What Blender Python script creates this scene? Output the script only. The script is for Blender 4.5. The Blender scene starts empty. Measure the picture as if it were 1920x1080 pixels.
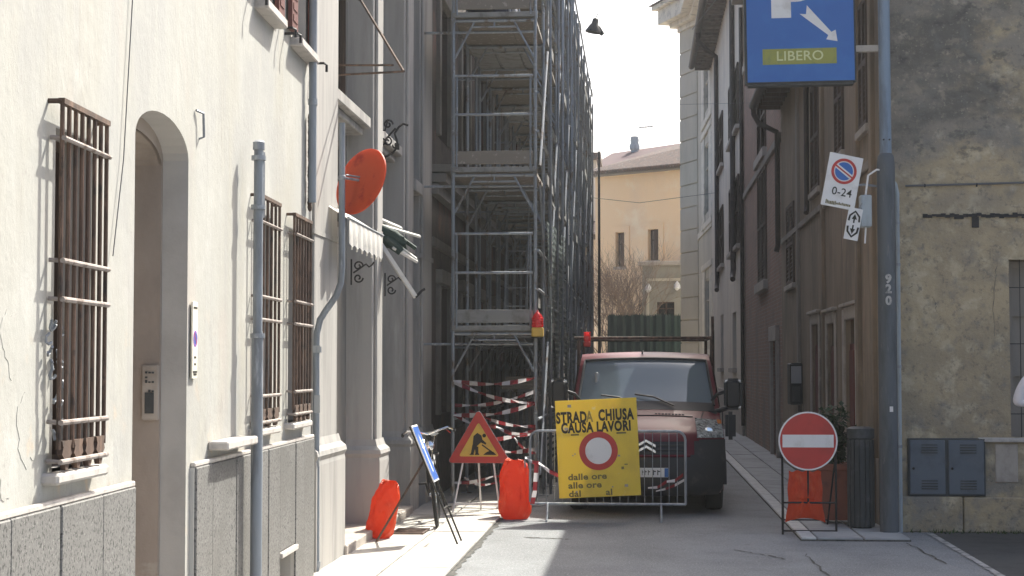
import bpy, bmesh, math, random
from mathutils import Vector, Matrix, Quaternion
random.seed(7)
R = math.radians
SC = bpy.context.scene
COL = SC.collection

# ------------------------------------------------------------------ camera, light
F = 3200.0 / 1920.0                      # focal length in picture widths (60 mm on 36 mm)
PITCH = math.atan(150 / 3200.0); YAW = math.atan(240 / 3200.0 * math.cos(PITCH))
EYE = Vector((0, 0, 1.75))
cd = bpy.data.cameras.new('camera'); cam = bpy.data.objects.new('camera', cd); COL.objects.link(cam)
cd.sensor_width = 36; cd.lens = 36 * F; cd.clip_end = 2000; cd.clip_start = .1
cam.location = EYE; cam.rotation_euler = (R(90) + PITCH, 0, YAW); SC.camera = cam
CR = cam.rotation_euler.to_matrix()

SUN_EL, SUN_AZ = R(46.5), R(27)            # sun ahead of the camera, to the right of the street
SDIR = Vector((math.sin(SUN_AZ) * math.cos(SUN_EL), math.cos(SUN_AZ) * math.cos(SUN_EL), math.sin(SUN_EL)))
W = bpy.data.worlds.new('World'); SC.world = W; W.use_nodes = True
nt = W.node_tree; bg = nt.nodes['Background']
sky = nt.nodes.new('ShaderNodeTexSky'); sky.sky_type = 'NISHITA'; sky.sun_disc = False
sky.sun_elevation = SUN_EL; sky.sun_rotation = SUN_AZ; sky.dust_density = 5.5; sky.air_density = 0.9; sky.ozone_density = 1.0
nt.links.new(sky.outputs[0], bg.inputs[0]); bg.inputs[1].default_value = 0.15
sl = bpy.data.lights.new('sun', 'SUN'); so = bpy.data.objects.new('sun', sl); COL.objects.link(so)
sl.energy = 5.0; sl.angle = R(.5); sl.color = (1, .985, .895)
so.rotation_euler = SDIR.to_track_quat('Z', 'Y').to_euler(); so.location = (10, 10, 40)
SC.view_settings.view_transform = 'Standard'; SC.view_settings.look = 'None'
SC.view_settings.exposure = 1.0; SC.view_settings.gamma = 1; SC.view_settings.use_curve_mapping = False
SC.render.engine = 'CYCLES'
SC.cycles.max_bounces = 6; SC.cycles.transparent_max_bounces = 12

# ------------------------------------------------------------------ sight-line helpers (photo pixel of 1920x1080 -> real place on a plane)
def ray(px, py):
    return (CR @ Vector(((px - 960) / 3200.0, -(py - 540) / 3200.0, -1))).normalized()
def at_y(px, py, Y):
    d = ray(px, py); return EYE + d * ((Y - EYE.y) / d.y)
def on_g(px, py, z=0):
    d = ray(px, py); return EYE + d * ((z - EYE.z) / d.z)
class Fr:
    """a wall's own frame: x along the wall, z up, outward is -y"""
    def __init__(s, o, ang):
        s.o = Vector(o); s.ang = ang
        s.M = Matrix.Translation(s.o) @ Matrix.Rotation(ang, 4, 'Z'); s.I = s.M.inverted()
    def _r(s, px, py): return s.I @ EYE, (s.I.to_3x3() @ ray(px, py))
    def hit(s, px, py, y=0):
        e, d = s._r(px, py); p = e + d * ((y - e.y) / d.y); return p.x, p.z
    def hx(s, px, py=700, y=0): return s.hit(px, py, y)[0]
    def hz(s, px, py, y=0): return s.hit(px, py, y)[1]
    def hitx(s, px, py, x):
        e, d = s._r(px, py); p = e + d * ((x - e.x) / d.x); return p.y, p.z

# ------------------------------------------------------------------ materials
def _n(t, k, **kw):
    n = t.nodes.new(k)
    for a, b in kw.items(): setattr(n, a, b)
    return n
def mat(name, col, rough=.8, metal=0, var=(), bump=None, spec=.4, coat=0, brick=None, trans=0, transl=0, emit=None):
    m = bpy.data.materials.new(name); m.use_nodes = True; t = m.node_tree; L = t.links.new
    b = t.nodes['Principled BSDF']
    b.inputs['Roughness'].default_value = rough; b.inputs['Metallic'].default_value = metal
    b.inputs['Specular IOR Level'].default_value = spec; b.inputs['Coat Weight'].default_value = coat
    if trans: b.inputs['Transmission Weight'].default_value = trans
    geo = _n(t, 'ShaderNodeNewGeometry'); pos = geo.outputs['Position']
    def noise(sc, det=5, rgh=.6, off=0):
        mp = _n(t, 'ShaderNodeMapping'); L(pos, mp.inputs[0])
        mp.inputs['Scale'].default_value = sc if isinstance(sc, tuple) else (sc,) * 3
        mp.inputs['Location'].default_value = (off, off * .7, off * 1.3)
        n = _n(t, 'ShaderNodeTexNoise'); n.inputs['Scale'].default_value = 1
        n.inputs['Detail'].default_value = det; n.inputs['Roughness'].default_value = rgh
        L(mp.outputs[0], n.inputs[0]); return n.outputs[0]
    cur = None
    if brick:
        mp = _n(t, 'ShaderNodeSeparateXYZ'); L(pos, mp.inputs[0])
        cb = _n(t, 'ShaderNodeCombineXYZ'); L(mp.outputs[brick[2]], cb.inputs[0]); L(mp.outputs[2], cb.inputs[1])
        bt = _n(t, 'ShaderNodeTexBrick'); L(cb.outputs[0], bt.inputs['Vector'])
        bt.inputs['Scale'].default_value = 1; bt.inputs['Brick Width'].default_value = .26; bt.inputs['Row Height'].default_value = .075
        bt.inputs['Mortar Size'].default_value = .008
        bt.inputs['Color1'].default_value = (*col, 1); bt.inputs['Color2'].default_value = (*brick[0], 1); bt.inputs['Mortar'].default_value = (*brick[1], 1)
        cur = bt.outputs[0]
    else:
        rgb = _n(t, 'ShaderNodeRGB'); rgb.outputs[0].default_value = (*col, 1); cur = rgb.outputs[0]
    for i, v in enumerate(var):      # (colour, noise scale, lo, hi[, z0, z1[, amount]])
        nz = noise(v[1], 6, .62, i * 7.3 + len(name))
        mr = _n(t, 'ShaderNodeMapRange', interpolation_type='SMOOTHSTEP'); L(nz, mr.inputs[0])
        mr.inputs[1].default_value = v[2]; mr.inputs[2].default_value = v[3]
        fac = mr.outputs[0]
        if len(v) > 4 and v[4] is not None:
            sp = _n(t, 'ShaderNodeSeparateXYZ'); L(pos, sp.inputs[0])
            nz2 = noise(.9, 3, .6, 31 + i); ad = _n(t, 'ShaderNodeMath', operation='ADD'); L(sp.outputs[2], ad.inputs[0]); L(nz2, ad.inputs[1])
            zr = _n(t, 'ShaderNodeMapRange', interpolation_type='SMOOTHSTEP'); L(ad.outputs[0], zr.inputs[0])
            zr.inputs[1].default_value = v[4] + .5; zr.inputs[2].default_value = v[5] + .5
            mu = _n(t, 'ShaderNodeMath', operation='MULTIPLY'); L(fac, mu.inputs[0]); L(zr.outputs[0], mu.inputs[1]); fac = mu.outputs[0]
        if len(v) > 6:
            mu = _n(t, 'ShaderNodeMath', operation='MULTIPLY'); L(fac, mu.inputs[0]); mu.inputs[1].default_value = v[6]; fac = mu.outputs[0]
        mx = _n(t, 'ShaderNodeMix', data_type='RGBA'); L(fac, mx.inputs[0]); L(cur, mx.inputs[6]); mx.inputs[7].default_value = (*v[0], 1)
        cur = mx.outputs[2]
    L(cur, b.inputs['Base Color'])
    if bump:
        bp = _n(t, 'ShaderNodeBump'); bp.inputs['Strength'].default_value = bump[1]; bp.inputs['Distance'].default_value = bump[2]
        L(noise(bump[0], 6, .7, 3), bp.inputs['Height']); L(bp.outputs[0], b.inputs['Normal'])
    if transl:
        tr = _n(t, 'ShaderNodeBsdfTranslucent'); L(cur, tr.inputs[0])
        ms = _n(t, 'ShaderNodeMixShader'); ms.inputs[0].default_value = transl
        L(b.outputs[0], ms.inputs[1]); L(tr.outputs[0], ms.inputs[2]); L(ms.outputs[0], t.nodes['Material Output'].inputs[0])
    if emit:
        b.inputs['Emission Color'].default_value = (*emit[0], 1); b.inputs['Emission Strength'].default_value = emit[1]
    return m
def glass_mat(name, tint, clear=.55):
    m = bpy.data.materials.new(name); m.use_nodes = True; t = m.node_tree; L = t.links.new
    t.nodes.remove(t.nodes['Principled BSDF'])
    tr = _n(t, 'ShaderNodeBsdfTransparent'); tr.inputs[0].default_value = (*[c * clear for c in tint], 1)
    gl = _n(t, 'ShaderNodeBsdfGlossy'); gl.inputs['Roughness'].default_value = .03; gl.inputs[0].default_value = (.9, .95, 1, 1)
    df = _n(t, 'ShaderNodeBsdfDiffuse'); df.inputs[0].default_value = (.42, .52, .58, 1)  # bluish diffuse paints in the sky's reflection on the windscreen
    fr = _n(t, 'ShaderNodeFresnel'); fr.inputs[0].default_value = 1.6
    m0 = _n(t, 'ShaderNodeMixShader'); m0.inputs[0].default_value = .34; L(tr.outputs[0], m0.inputs[1]); L(df.outputs[0], m0.inputs[2])
    ms = _n(t, 'ShaderNodeMixShader'); L(fr.outputs[0], ms.inputs[0]); L(m0.outputs[0], ms.inputs[1]); L(gl.outputs[0], ms.inputs[2])
    L(ms.outputs[0], t.nodes['Material Output'].inputs[0]); return m

X = {}
X['stucco'] = mat('cream_stucco', (.385, .378, .345), .9, var=[((.36, .345, .30), (.9, .9, .25), .40, .66), ((.33, .325, .31), (3.2, 3.2, .16), .50, .70, None, None, .6), ((.40, .35, .31), (.7, .7, .5), .52, .66, None, None, .5), ((.48, .38, .28), 5, .58, .70, 2.5, 1.1, .75), ((.45, .44, .405), 1.3, .5, .75), ((.24, .23, .21), (4, 4, 2.2), .52, .68, 2.5, 1.0, .6), ((.33, .325, .31), (1.1, 1.1, .8), .48, .62, None, None, .6), ((.30, .28, .255), 28, .60, .70, None, None, .5), ((.30, .28, .25), (16, 16, .45), .58, .76, None, None, .55), ((.40, .37, .33), (1.5, 1.5, 6), .55, .70, 2.1, 1.1, .6), ((.33, .31, .28), 9, .66, .72, None, None, .5)], bump=((11, 11, 8), .30, .02))
X['granite'] = mat('speckled_granite', (.17, .165, .155), .75, var=[((.055, .053, .05), 55, .5, .62), ((.26, .25, .235), 75, .54, .66), ((.11, .105, .095), 1.7, .4, .7, None, None, .6)], bump=(60, .25, .006))
X['sillstone'] = mat('sill_stone', (.50, .46, .42), .8, var=[((.36, .33, .3), 9, .45, .7)], bump=(40, .3, .006))
X['rust'] = mat('rusty_iron', (.10, .066, .05), .8, .2, var=[((.19, .12, .085), (20, 20, 4), .45, .7), ((.045, .035, .03), 9, .5, .7)], bump=(80, .3, .004))
X['iron'] = mat('black_iron', (.022, .021, .022), .55, .4, var=[((.07, .05, .04), 30, .55, .75)])
X['dark'] = mat('dark_void', (.018, .017, .017), .9)
X['oldwood'] = mat('old_brown_wood', (.07, .045, .032), .75, var=[((.12, .08, .055), (30, 30, 2), .45, .7)], bump=((60, 60, 4), .3, .004))
X['redwood'] = mat('red_brown_shutter_paint', (.13, .045, .038), .65, var=[((.2, .09, .07), (12, 12, 2), .5, .75)])
X['pane'] = mat('window_glass_dark', (.02, .024, .026), .08, spec=.6)
X['lining'] = mat('brown_doorway_plaster', (.37, .31, .26), .9, var=[((.27, .225, .19), (2, 2, .8), .4, .7), ((.4, .35, .3), 6, .6, .7, 1.3, .5)], bump=(18, .3, .01))
X['jamb'] = mat('grey_jamb_plaster', (.45, .43, .40), .9, var=[((.5, .42, .36), 3, .55, .7, 1.3, .3), ((.37, .35, .325), 2, .4, .7)], bump=(18, .3, .01))
X['mauve'] = mat('mauve_plaster', (.37, .35, .325), .85, var=[((.25, .24, .225), (3, 3, .35), .40, .68), ((.43, .41, .385), (6, 6, .6), .55, .75)], bump=(22, .2, .008))
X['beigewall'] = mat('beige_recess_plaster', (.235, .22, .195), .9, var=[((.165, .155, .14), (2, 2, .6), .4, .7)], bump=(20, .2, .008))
X['galv'] = mat('galvanised_steel', (.33, .35, .37), .55, .55, var=[((.22, .23, .25), (12, 12, 3), .42, .7), ((.42, .44, .46), 20, .55, .7)])
X['bluepole'] = mat('blue_grey_pole_paint', (.20, .26, .33), .55, .1, var=[((.14, .17, .21), (8, 8, 1.5), .45, .7), ((.27, .32, .38), (20, 20, 3), .55, .72)], bump=(40, .2, .003))
X['greypole'] = mat('grey_pole_paint', (.25, .275, .30), .6, .1, var=[((.17, .18, .195), (8, 8, 1.2), .42, .68), ((.33, .35, .37), (20, 20, 3), .55, .72), ((.22, .16, .12), (14, 14, 5), .66, .74)], bump=(40, .2, .003))
X['crossiron'] = mat('worn_grey_iron', (.30, .26, .235), .6, .2, var=[((.14, .10, .08), 14, .48, .66)])  # rust lightened in colour to give the crossbars their sunlit look
X['mortar'] = mat('pale_mortar', (.52, .5, .46), .9)
X['pipegrey'] = mat('grey_pvc', (.36, .40, .42), .55, var=[((.26, .28, .29), (8, 8, 2), .45, .7)])
X['asphalt'] = mat('asphalt', (.245, .253, .258), .9, var=[((.20, .205, .21), 1.4, .42, .68), ((.175, .18, .182), (.35, .12, 1), .5, .66), ((.40, .40, .39), 60, .54, .64), ((.10, .10, .10), 75, .57, .67), ((.15, .15, .15), 6, .6, .72, None, None, .7), ((.42, .42, .41), 130, .62, .7)], bump=(75, .8, .012))
X['asphalt2'] = mat('dark_asphalt_patch', (.07, .07, .068), .9, var=[((.045, .045, .045), 2, .45, .68), ((.12, .12, .115), 80, .58, .68)], bump=(90, .5, .01))
X['slab'] = mat('pale_stone_slab', (.50, .47, .42), .8, var=[((.40, .37, .33), 3, .4, .68), ((.30, .28, .26), 30, .58, .74)], bump=(50, .3, .006))
X['slab2'] = mat('grey_stone_slab', (.36, .37, .37), .8, var=[((.28, .28, .28), 3, .4, .68), ((.2, .2, .2), 30, .58, .74)], bump=(50, .3, .006))
X['joint'] = mat('dirty_joint', (.10, .095, .085), .95, var=[((.05, .05, .045), 14, .45, .65)])
X['kerb'] = mat('pale_kerb_stone', (.56, .56, .54), .75, var=[((.4, .4, .39), 8, .45, .7)], bump=(50, .3, .006))
X['red'] = mat('van_red_paint', (.11, .009, .019), .42, spec=.25, coat=.08, var=[((.085, .010, .016), 3, .45, .7), ((.15, .05, .05), (8, 8, 3), .64, .8, None, None, .4)])
X['vanblack'] = mat('van_grey_plastic', (.035, .036, .038), .6, var=[((.07, .065, .06), 6, .5, .75)])
X['rubber'] = mat('tyre_rubber', (.018, .018, .018), .85)
X['chrome'] = mat('chrome', (.75, .76, .78), .15, 1)
X['lampglass'] = mat('headlight_glass', (.42, .44, .42), .12, .3, var=[((.16, .17, .17), 16, .45, .6), ((.75, .76, .74), 24, .56, .66)], coat=.8)
X['amber'] = mat('amber_lens', (.5, .16, .03), .25)
X['wind'] = glass_mat('windscreen_glass', (.62, .75, .75), .75)
X['seat'] = mat('dark_seat_cloth', (.03, .032, .035), .9)
X['white'] = mat('white_reflective', (.72, .70, .68), .6, var=[((.58, .55, .52), 6, .5, .75)])
X['plate'] = mat('number_plate_white', (.72, .74, .76), .5)
X['signred'] = mat('sign_red', (.47, .045, .035), .5, var=[((.38, .04, .03), 5, .45, .7)])
X['signblue'] = mat('sign_blue', (.035, .13, .40), .45, var=[((.045, .16, .44), 2, .45, .7)])
X['signblue2'] = mat('arrow_sign_blue', (.06, .16, .5), .3)
X['yellow'] = mat('yellow_sign_paint', (.84, .65, .09), .6, var=[((.74, .56, .09), (3, 3, 2), .45, .7), ((.80, .70, .32), 9, .62, .75)], transl=.3)
X['yellow2'] = mat('works_sign_yellow', (.62, .40, .07), .55, var=[((.5, .33, .07), 8, .45, .7)])
X['ink'] = mat('black_print', (.03, .027, .02), .7)
X['ink2'] = mat('faded_brown_print', (.17, .14, .05), .7)
X['greyback'] = mat('sign_back_grey', (.25, .26, .27), .6)
X['sand'] = mat('red_plastic_bag', (.80, .12, .04), .26, var=[((.84, .20, .08), (9, 9, 4), .5, .75), ((.66, .07, .03), (6, 6, 3), .5, .75)], bump=((20, 20, 6), 1.0, .035), transl=.5)
X['discred'] = mat('orange_red_disc_paint', (.80, .15, .055), .5, var=[((.56, .07, .04), 6, .5, .72), ((.8, .26, .14), (14, 14, 4), .62, .74, None, None, .6), ((.3, .09, .05), 18, .68, .74, None, None, .6)], bump=(5, .25, .02), transl=.55)
X['lensred'] = mat('red_lantern_lens', (.75, .03, .03), .2, coat=.7, transl=.3)
X['olive'] = mat('olive_yellow_window', (.30, .30, .07), .6, var=[((.22, .25, .08), 12, .45, .7)])
X['limelit'] = mat('pale_lettering', (.62, .62, .33), .6)
X['plank'] = mat('scaffold_plank_wood', (.22, .195, .165), .85, var=[((.22, .19, .16), (4, 20, 20), .42, .68), ((.42, .38, .33), 14, .55, .72)], bump=((10, 60, 60), .3, .004))
X['deckmetal'] = mat('scaffold_deck_steel', (.26, .26, .25), .65, .3, var=[((.17, .16, .15), 6, .45, .7)])
X['scaf'] = mat('scaffold_steel', (.28, .305, .33), .5, .55, var=[((.17, .13, .10), (6, 6, 3), .52, .70), ((.46, .47, .48), 14, .58, .72)])
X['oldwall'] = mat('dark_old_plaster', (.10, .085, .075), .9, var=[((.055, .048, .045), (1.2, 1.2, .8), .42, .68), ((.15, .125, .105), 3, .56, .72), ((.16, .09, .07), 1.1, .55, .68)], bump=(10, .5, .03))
X['oldstone'] = mat('dark_cornice_stone', (.20, .185, .165), .85, var=[((.16, .15, .135), 4, .45, .68)], bump=(26, .4, .01))
X['ochre'] = mat('stained_ochre_plaster', (.45, .355, .225), .95, var=[((.34, .275, .185), 1.6, .38, .62), ((.53, .44, .30), 3.4, .50, .66), ((.265, .235, .195), (.9, .9, 1.4), .40, .55, 3.3, 4.0, .95), ((.135, .124, .108), (1.0, 1.0, 1.7), .42, .62, 3.5, 4.5, .92), ((.33, .285, .22), 8, .54, .68, 3.4, 4.2, .6), ((.085, .08, .074), (4, 4, 7), .56, .68, 3.4, 4.2, .7), ((.46, .40, .31), 5.5, .58, .70, 3.0, 3.5, .6), ((.20, .19, .17), 6, .50, .72, None, None, .7), ((.50, .39, .29), 11, .64, .74, 3.2, 2.0, .6), ((.24, .225, .20), (2.4, 2.4, 2.4), .42, .62, 1.6, .5, .85), ((.15, .135, .115), 17, .54, .68, None, None, .6), ((.50, .44, .34), 34, .60, .70, None, None, .45)], bump=(13, .7, .035))
X['brownwall'] = mat('brown_street_plaster', (.27, .205, .145), .92, var=[((.18, .14, .10), (1.2, 1.2, .5), .4, .68), ((.35, .265, .19), (4, 4, 1), .55, .72), ((.17, .14, .115), (6, 6, .4), .58, .75)], bump=(14, .4, .02))
X['greybrown'] = mat('grey_brown_plaster', (.30, .26, .22), .92, var=[((.22, .19, .16), (1.2, 1.2, .5), .4, .68)], bump=(14, .4, .02))
X['brick'] = mat('weathered_red_brick', (.34, .185, .13), .92, brick=((.25, .145, .105), (.31, .25, .2), 1), var=[((.17, .125, .105), .8, .45, .7, None, None, .6), ((.18, .15, .13), (1, 1, .4), .4, .65, 3.6, 1.6, .8)])
X['doorred'] = mat('dark_red_door_paint', (.16, .045, .035), .6, var=[((.1, .035, .03), (9, 9, 1.5), .45, .7)])
X['palestone'] = mat('pale_jamb_stone', (.42, .37, .32), .85, var=[((.3, .26, .22), 4, .45, .7)], bump=(30, .3, .008))
X['greyplaster'] = mat('pale_grey_plaster', (.74, .66, .55), .92, var=[((.60, .53, .45), (1, 1, .35), .42, .68), ((.76, .68, .57), 1.5, .55, .72)], bump=(12, .2, .01))
X['cream'] = mat('cream_grey_plaster', (.58, .53, .43), .92, var=[((.50, .46, .37), (.9, .9, .4), .42, .68)], bump=(12, .2, .01))
X['trim'] = mat('pale_window_trim', (.76, .70, .58), .85, var=[((.5, .46, .38), 3, .45, .7)])
X['peach'] = mat('peach_plaster', (.84, .60, .37), .92, var=[((.78, .57, .38), (.5, .5, .25), .42, .66), ((.85, .69, .49), .6, .5, .7)])
X['annexwall'] = mat('annex_grey_plaster', (.33, .31, .265), .92, var=[((.28, .265, .225), 1, .42, .68)], bump=(12, .2, .01))
X['bounce_paving'] = mat('pale_piazza_paving', (.52, .49, .43), .85, var=[((.42, .40, .36), 1.5, .42, .68)])
X['tile'] = mat('clay_roof_tile', (.12, .072, .055), .9, var=[((.06, .048, .045), 5, .4, .65), ((.24, .21, .2), 9, .58, .70)])
X['redroof'] = mat('pinkish_red_roof', (.085, .04, .043), .9, var=[((.065, .035, .037), 1.5, .42, .68)])
X['guttercu'] = mat('dark_brown_gutter', (.05, .036, .03), .55, .3, var=[((.09, .06, .05), 8, .5, .75)])
X['eaves'] = mat('eaves_boards', (.19, .165, .145), .9, var=[((.12, .10, .09), 6, .45, .7)])
X['greennet'] = mat('dark_green_netting', (.018, .036, .036), .8, var=[((.028, .055, .05), (6, 6, 1), .45, .7)])
X['twig'] = mat('bare_twigs', (.21, .155, .12), .9, var=[((.28, .17, .09), 3, .5, .7)])
X['leaf'] = mat('dark_green_leaf', (.03, .06, .025), .6, var=[((.055, .10, .035), 7, .45, .7)], transl=.25)
X['terra'] = mat('terracotta_pot', (.27, .10, .065), .85, var=[((.2, .08, .06), 8, .45, .7)])
X['bin'] = mat('dark_grey_bin_steel', (.055, .06, .062), .6, .2, var=[((.09, .095, .1), 6, .5, .75)])
X['sleeve'] = mat('dark_grey_pole_sleeve', (.095, .105, .115), .6, .1, var=[((.06, .068, .075), (8, 8, 1.5), .45, .7), ((.15, .155, .16), (20, 20, 4), .58, .72)], bump=(40, .2, .003))
X['fade'] = mat('worn_off_print', (.30, .235, .06), .7)
X['cabinet'] = mat('blue_grey_cabinet_paint', (.105, .125, .15), .5, var=[((.08, .095, .11), 4, .45, .7), ((.15, .165, .18), (10, 10, 2), .6, .75)])
X['shirt'] = mat('white_shirt_cotton', (.74, .70, .73), .85, bump=((12, 12, 20), .5, .01))
X['skin'] = mat('skin', (.50, .29, .21), .6)
X['hair'] = mat('brown_hair', (.06, .035, .02), .7)
X['trouser'] = mat('navy_trousers', (.03, .035, .06), .85)
X['shoe'] = mat('black_shoes', (.02, .018, .016), .5)
X['awning'] = mat('white_awning_canvas', (.70, .67, .62), .85, var=[((.5, .48, .44), 6, .5, .72)], transl=.2)
X['darkcanvas'] = mat('dark_green_canvas', (.022, .042, .034), .8, var=[((.06, .075, .065), 12, .5, .7)])
X['tapew'] = mat('tape_white', (.60, .57, .57), .45, transl=.3)
X['taper'] = mat('tape_red', (.20, .02, .025), .45, transl=.3)
X['phone'] = mat('dark_box_paint', (.016, .018, .022), .5)
X['paper'] = mat('pale_panel', (.36, .37, .38), .6)
X['cable'] = mat('grey_cable', (.12, .12, .12), .7)
X['moss'] = mat('moss_green', (.06, .09, .03), .95, var=[((.1, .09, .05), 20, .45, .65)])
X['line'] = mat('worn_white_road_paint', (.42, .41, .39), .85, var=[((.2, .2, .19), 9, .45, .62)])
X['purple'] = mat('purple_print', (.28, .12, .42), .5)

# ------------------------------------------------------------------ mesh builder
def frames(pts):
    out = []; up = None
    for i in range(len(pts)):
        a = pts[max(i - 1, 0)]; b = pts[min(i + 1, len(pts) - 1)]
        t = (b - a).normalized()
        if up is None: up = Vector((0, 0, 1)) if abs(t.z) < .9 else Vector((1, 0, 0))
        s = t.cross(up)
        if s.length < 1e-4: s = t.orthogonal()
        s.normalize(); up = s.cross(t).normalized(); out.append((s, up))
    return out
class MB:
    def __init__(s): s.v = []; s.f = []; s.m = []
    def add(s, vs, fs, m=0):
        o = len(s.v); s.v += [tuple(v) for v in vs]
        s.f += [tuple(i + o for i in f) for f in fs]; s.m += [m] * len(fs); return s
    def quad(s, a, b, c, d, m=0): return s.add([a, b, c, d], [(0, 1, 2, 3)], m)
    def box(s, x0, x1, y0, y1, z0, z1, m=0):
        return s.add([(x0, y0, z0), (x1, y0, z0), (x1, y1, z0), (x0, y1, z0), (x0, y0, z1), (x1, y0, z1), (x1, y1, z1), (x0, y1, z1)],
                     [(0, 3, 2, 1), (4, 5, 6, 7), (0, 1, 5, 4), (1, 2, 6, 5), (2, 3, 7, 6), (3, 0, 4, 7)], m)
    def prism(s, poly, y0, y1, m=0):                 # polygon (x,z) given counter-clockwise seen from -y, pushed from y0 to y1
        n = len(poly)
        return s.add([(x, y0, z) for x, z in poly] + [(x, y1, z) for x, z in poly],
                     [tuple(range(n)), tuple(range(2 * n - 1, n - 1, -1))] + [(i, i + n, (i + 1) % n + n, (i + 1) % n) for i in range(n)], m)
    def tube(s, pts, r, n=8, m=0, cap=True):
        pts = [Vector(p) for p in pts]; rs = r if isinstance(r, (list, tuple)) else [r] * len(pts); fr = frames(pts)
        o = len(s.v)
        for p, q, (a, b) in zip(pts, rs, fr):
            for k in range(n):
                t = 2 * math.pi * k / n; s.v.append(tuple(p + a * (q * math.cos(t)) + b * (q * math.sin(t))))
        for i in range(len(pts) - 1):
            for k in range(n):
                k2 = (k + 1) % n; s.f.append((o + i * n + k, o + i * n + k2, o + (i + 1) * n + k2, o + (i + 1) * n + k)); s.m.append(m)
        if cap:
            s.f.append(tuple(o + k for k in range(n - 1, -1, -1))); s.f.append(tuple(o + (len(pts) - 1) * n + k for k in range(n))); s.m += [m, m]
        return s
    def lathe(s, prof, c=(0, 0, 0), n=20, m=0, axis='z', cap=True):        # profile (radius, height)
        o = len(s.v); c = Vector(c)
        for r, h in prof:
            for k in range(n):
                t = 2 * math.pi * k / n; a, b = r * math.cos(t), r * math.sin(t)
                p = (a, b, h) if axis == 'z' else ((a, -h, b) if axis == 'y' else (h, a, b))
                s.v.append(tuple(c + Vector(p)))
        for i in range(len(prof) - 1):
            for k in range(n):
                k2 = (k + 1) % n; s.f.append((o + i * n + k, o + i * n + k2, o + (i + 1) * n + k2, o + (i + 1) * n + k)); s.m.append(m)
        if cap:
            s.f.append(tuple(o + k for k in range(n - 1, -1, -1))); s.f.append(tuple(o + (len(prof) - 1) * n + k for k in range(n))); s.m += [m, m]
        return s
    def ball(s, c, rx, ry=None, rz=None, n=12, k=8, m=0):
        ry = ry or rx; rz = rz or rx
        o = len(s.v)
        for i in range(k + 1):
            a = math.pi * i / k
            for j in range(n):
                t = 2 * math.pi * j / n; e = max(math.sin(a), .001)
                s.v.append((c[0] + rx * e * math.cos(t), c[1] + ry * e * math.sin(t), c[2] - rz * math.cos(a)))
        for i in range(k):
            for j in range(n):
                j2 = (j + 1) % n; s.f.append((o + i * n + j, o + i * n + j2, o + (i + 1) * n + j2, o + (i + 1) * n + j)); s.m.append(m)
        return s
    def grid(s, fn, nu, nv, m=0, flip=False):
        o = len(s.v)
        for i in range(nu + 1):
            for j in range(nv + 1): s.v.append(tuple(fn(i / nu, j / nv)))
        for i in range(nu):
            for j in range(nv):
                q = (o + i * (nv + 1) + j, o + (i + 1) * (nv + 1) + j, o + (i + 1) * (nv + 1) + j + 1, o + i * (nv + 1) + j + 1)
                s.f.append(q[::-1] if flip else q); s.m.append(m)
        return s
    def xf(s, M):
        s.v = [tuple(M @ Vector(v)) for v in s.v]; return s
    def mesh(s, name, mats, smooth=False, bevel=0, seg=1):
        me = bpy.data.meshes.new(name); me.from_pydata(s.v, [], s.f)
        for m in (mats if isinstance(mats, (list, tuple)) else [mats]): me.materials.append(X[m] if isinstance(m, str) else m)
        me.polygons.foreach_set('material_index', s.m)
        if bevel:
            bm = bmesh.new(); bm.from_mesh(me); bmesh.ops.remove_doubles(bm, verts=bm.verts, dist=1e-5)
            es = [e for e in bm.edges if len(e.link_faces) == 2 and e.calc_face_angle(0) > R(30)]
            bmesh.ops.bevel(bm, geom=es, offset=bevel, segments=seg, affect='EDGES', clamp_overlap=True)
            bm.to_mesh(me); bm.free()
        if smooth:
            me.polygons.foreach_set('use_smooth', [True] * len(me.polygons))
            me.set_sharp_from_angle(angle=R(38))
        me.update(); return me
    def build(s, name, mats, parent=None, smooth=False, bevel=0, seg=1, loc=None, rot=None, kind=None):
        return link(name, s.mesh(name, mats, smooth, bevel, seg), parent, loc, rot, kind)
def link(name, me, parent=None, loc=None, rot=None, kind=None):
    o = bpy.data.objects.new(name, me); COL.objects.link(o)
    if parent: o.parent = parent
    if loc is not None: o.location = loc
    if rot is not None: o.rotation_euler = rot
    if kind: o['kind'] = kind
    return o
def tag(o, label, cat, group=None):
    o['label'] = label; o['category'] = cat
    if group: o['group'] = group
    return o
def thing(name, label, cat, loc=(0, 0, 0), rotz=0, group=None):
    o = bpy.data.objects.new(name, None); COL.objects.link(o); o.location = loc; o.rotation_euler = (0, 0, rotz); o.empty_display_size = .2
    return tag(o, label, cat, group)
def copy_tree(o, parent=None):
    c = o.copy(); COL.objects.link(c)
    if parent: c.parent = parent
    for ch in list(o.children): copy_tree(ch, c)
    return c
def text_mb(s, size, x, z, y=-.004, align='CENTER', bold=0.0, rot=0, sx=1.0, thick=.0012):
    cu = bpy.data.curves.new('lettering', 'FONT'); cu.body = s; cu.size = size; cu.align_x = align; cu.offset = bold; cu.resolution_u = 3; cu.space_character = 1.0 + bold * 14
    ob = bpy.data.objects.new('lettering', cu); COL.objects.link(ob)
    bpy.context.view_layer.update()
    me = bpy.data.meshes.new_from_object(ob.evaluated_get(bpy.context.evaluated_depsgraph_get()))
    b = MB(); c, sn = math.cos(rot), math.sin(rot)
    vs = [(x + (v.co.x * sx) * c - v.co.y * sn, y, z + (v.co.x * sx) * sn + v.co.y * c) for v in me.vertices]
    b.add(vs, [tuple(p.vertices) for p in me.polygons])
    bpy.data.objects.remove(ob); bpy.data.curves.remove(cu); bpy.data.meshes.remove(me)
    return b
def merge(*bs):
    o = MB()
    for b in bs:
        k = len(o.v); o.v += b.v; o.f += [tuple(i + k for i in f) for f in b.f]; o.m += b.m
    return o
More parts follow.
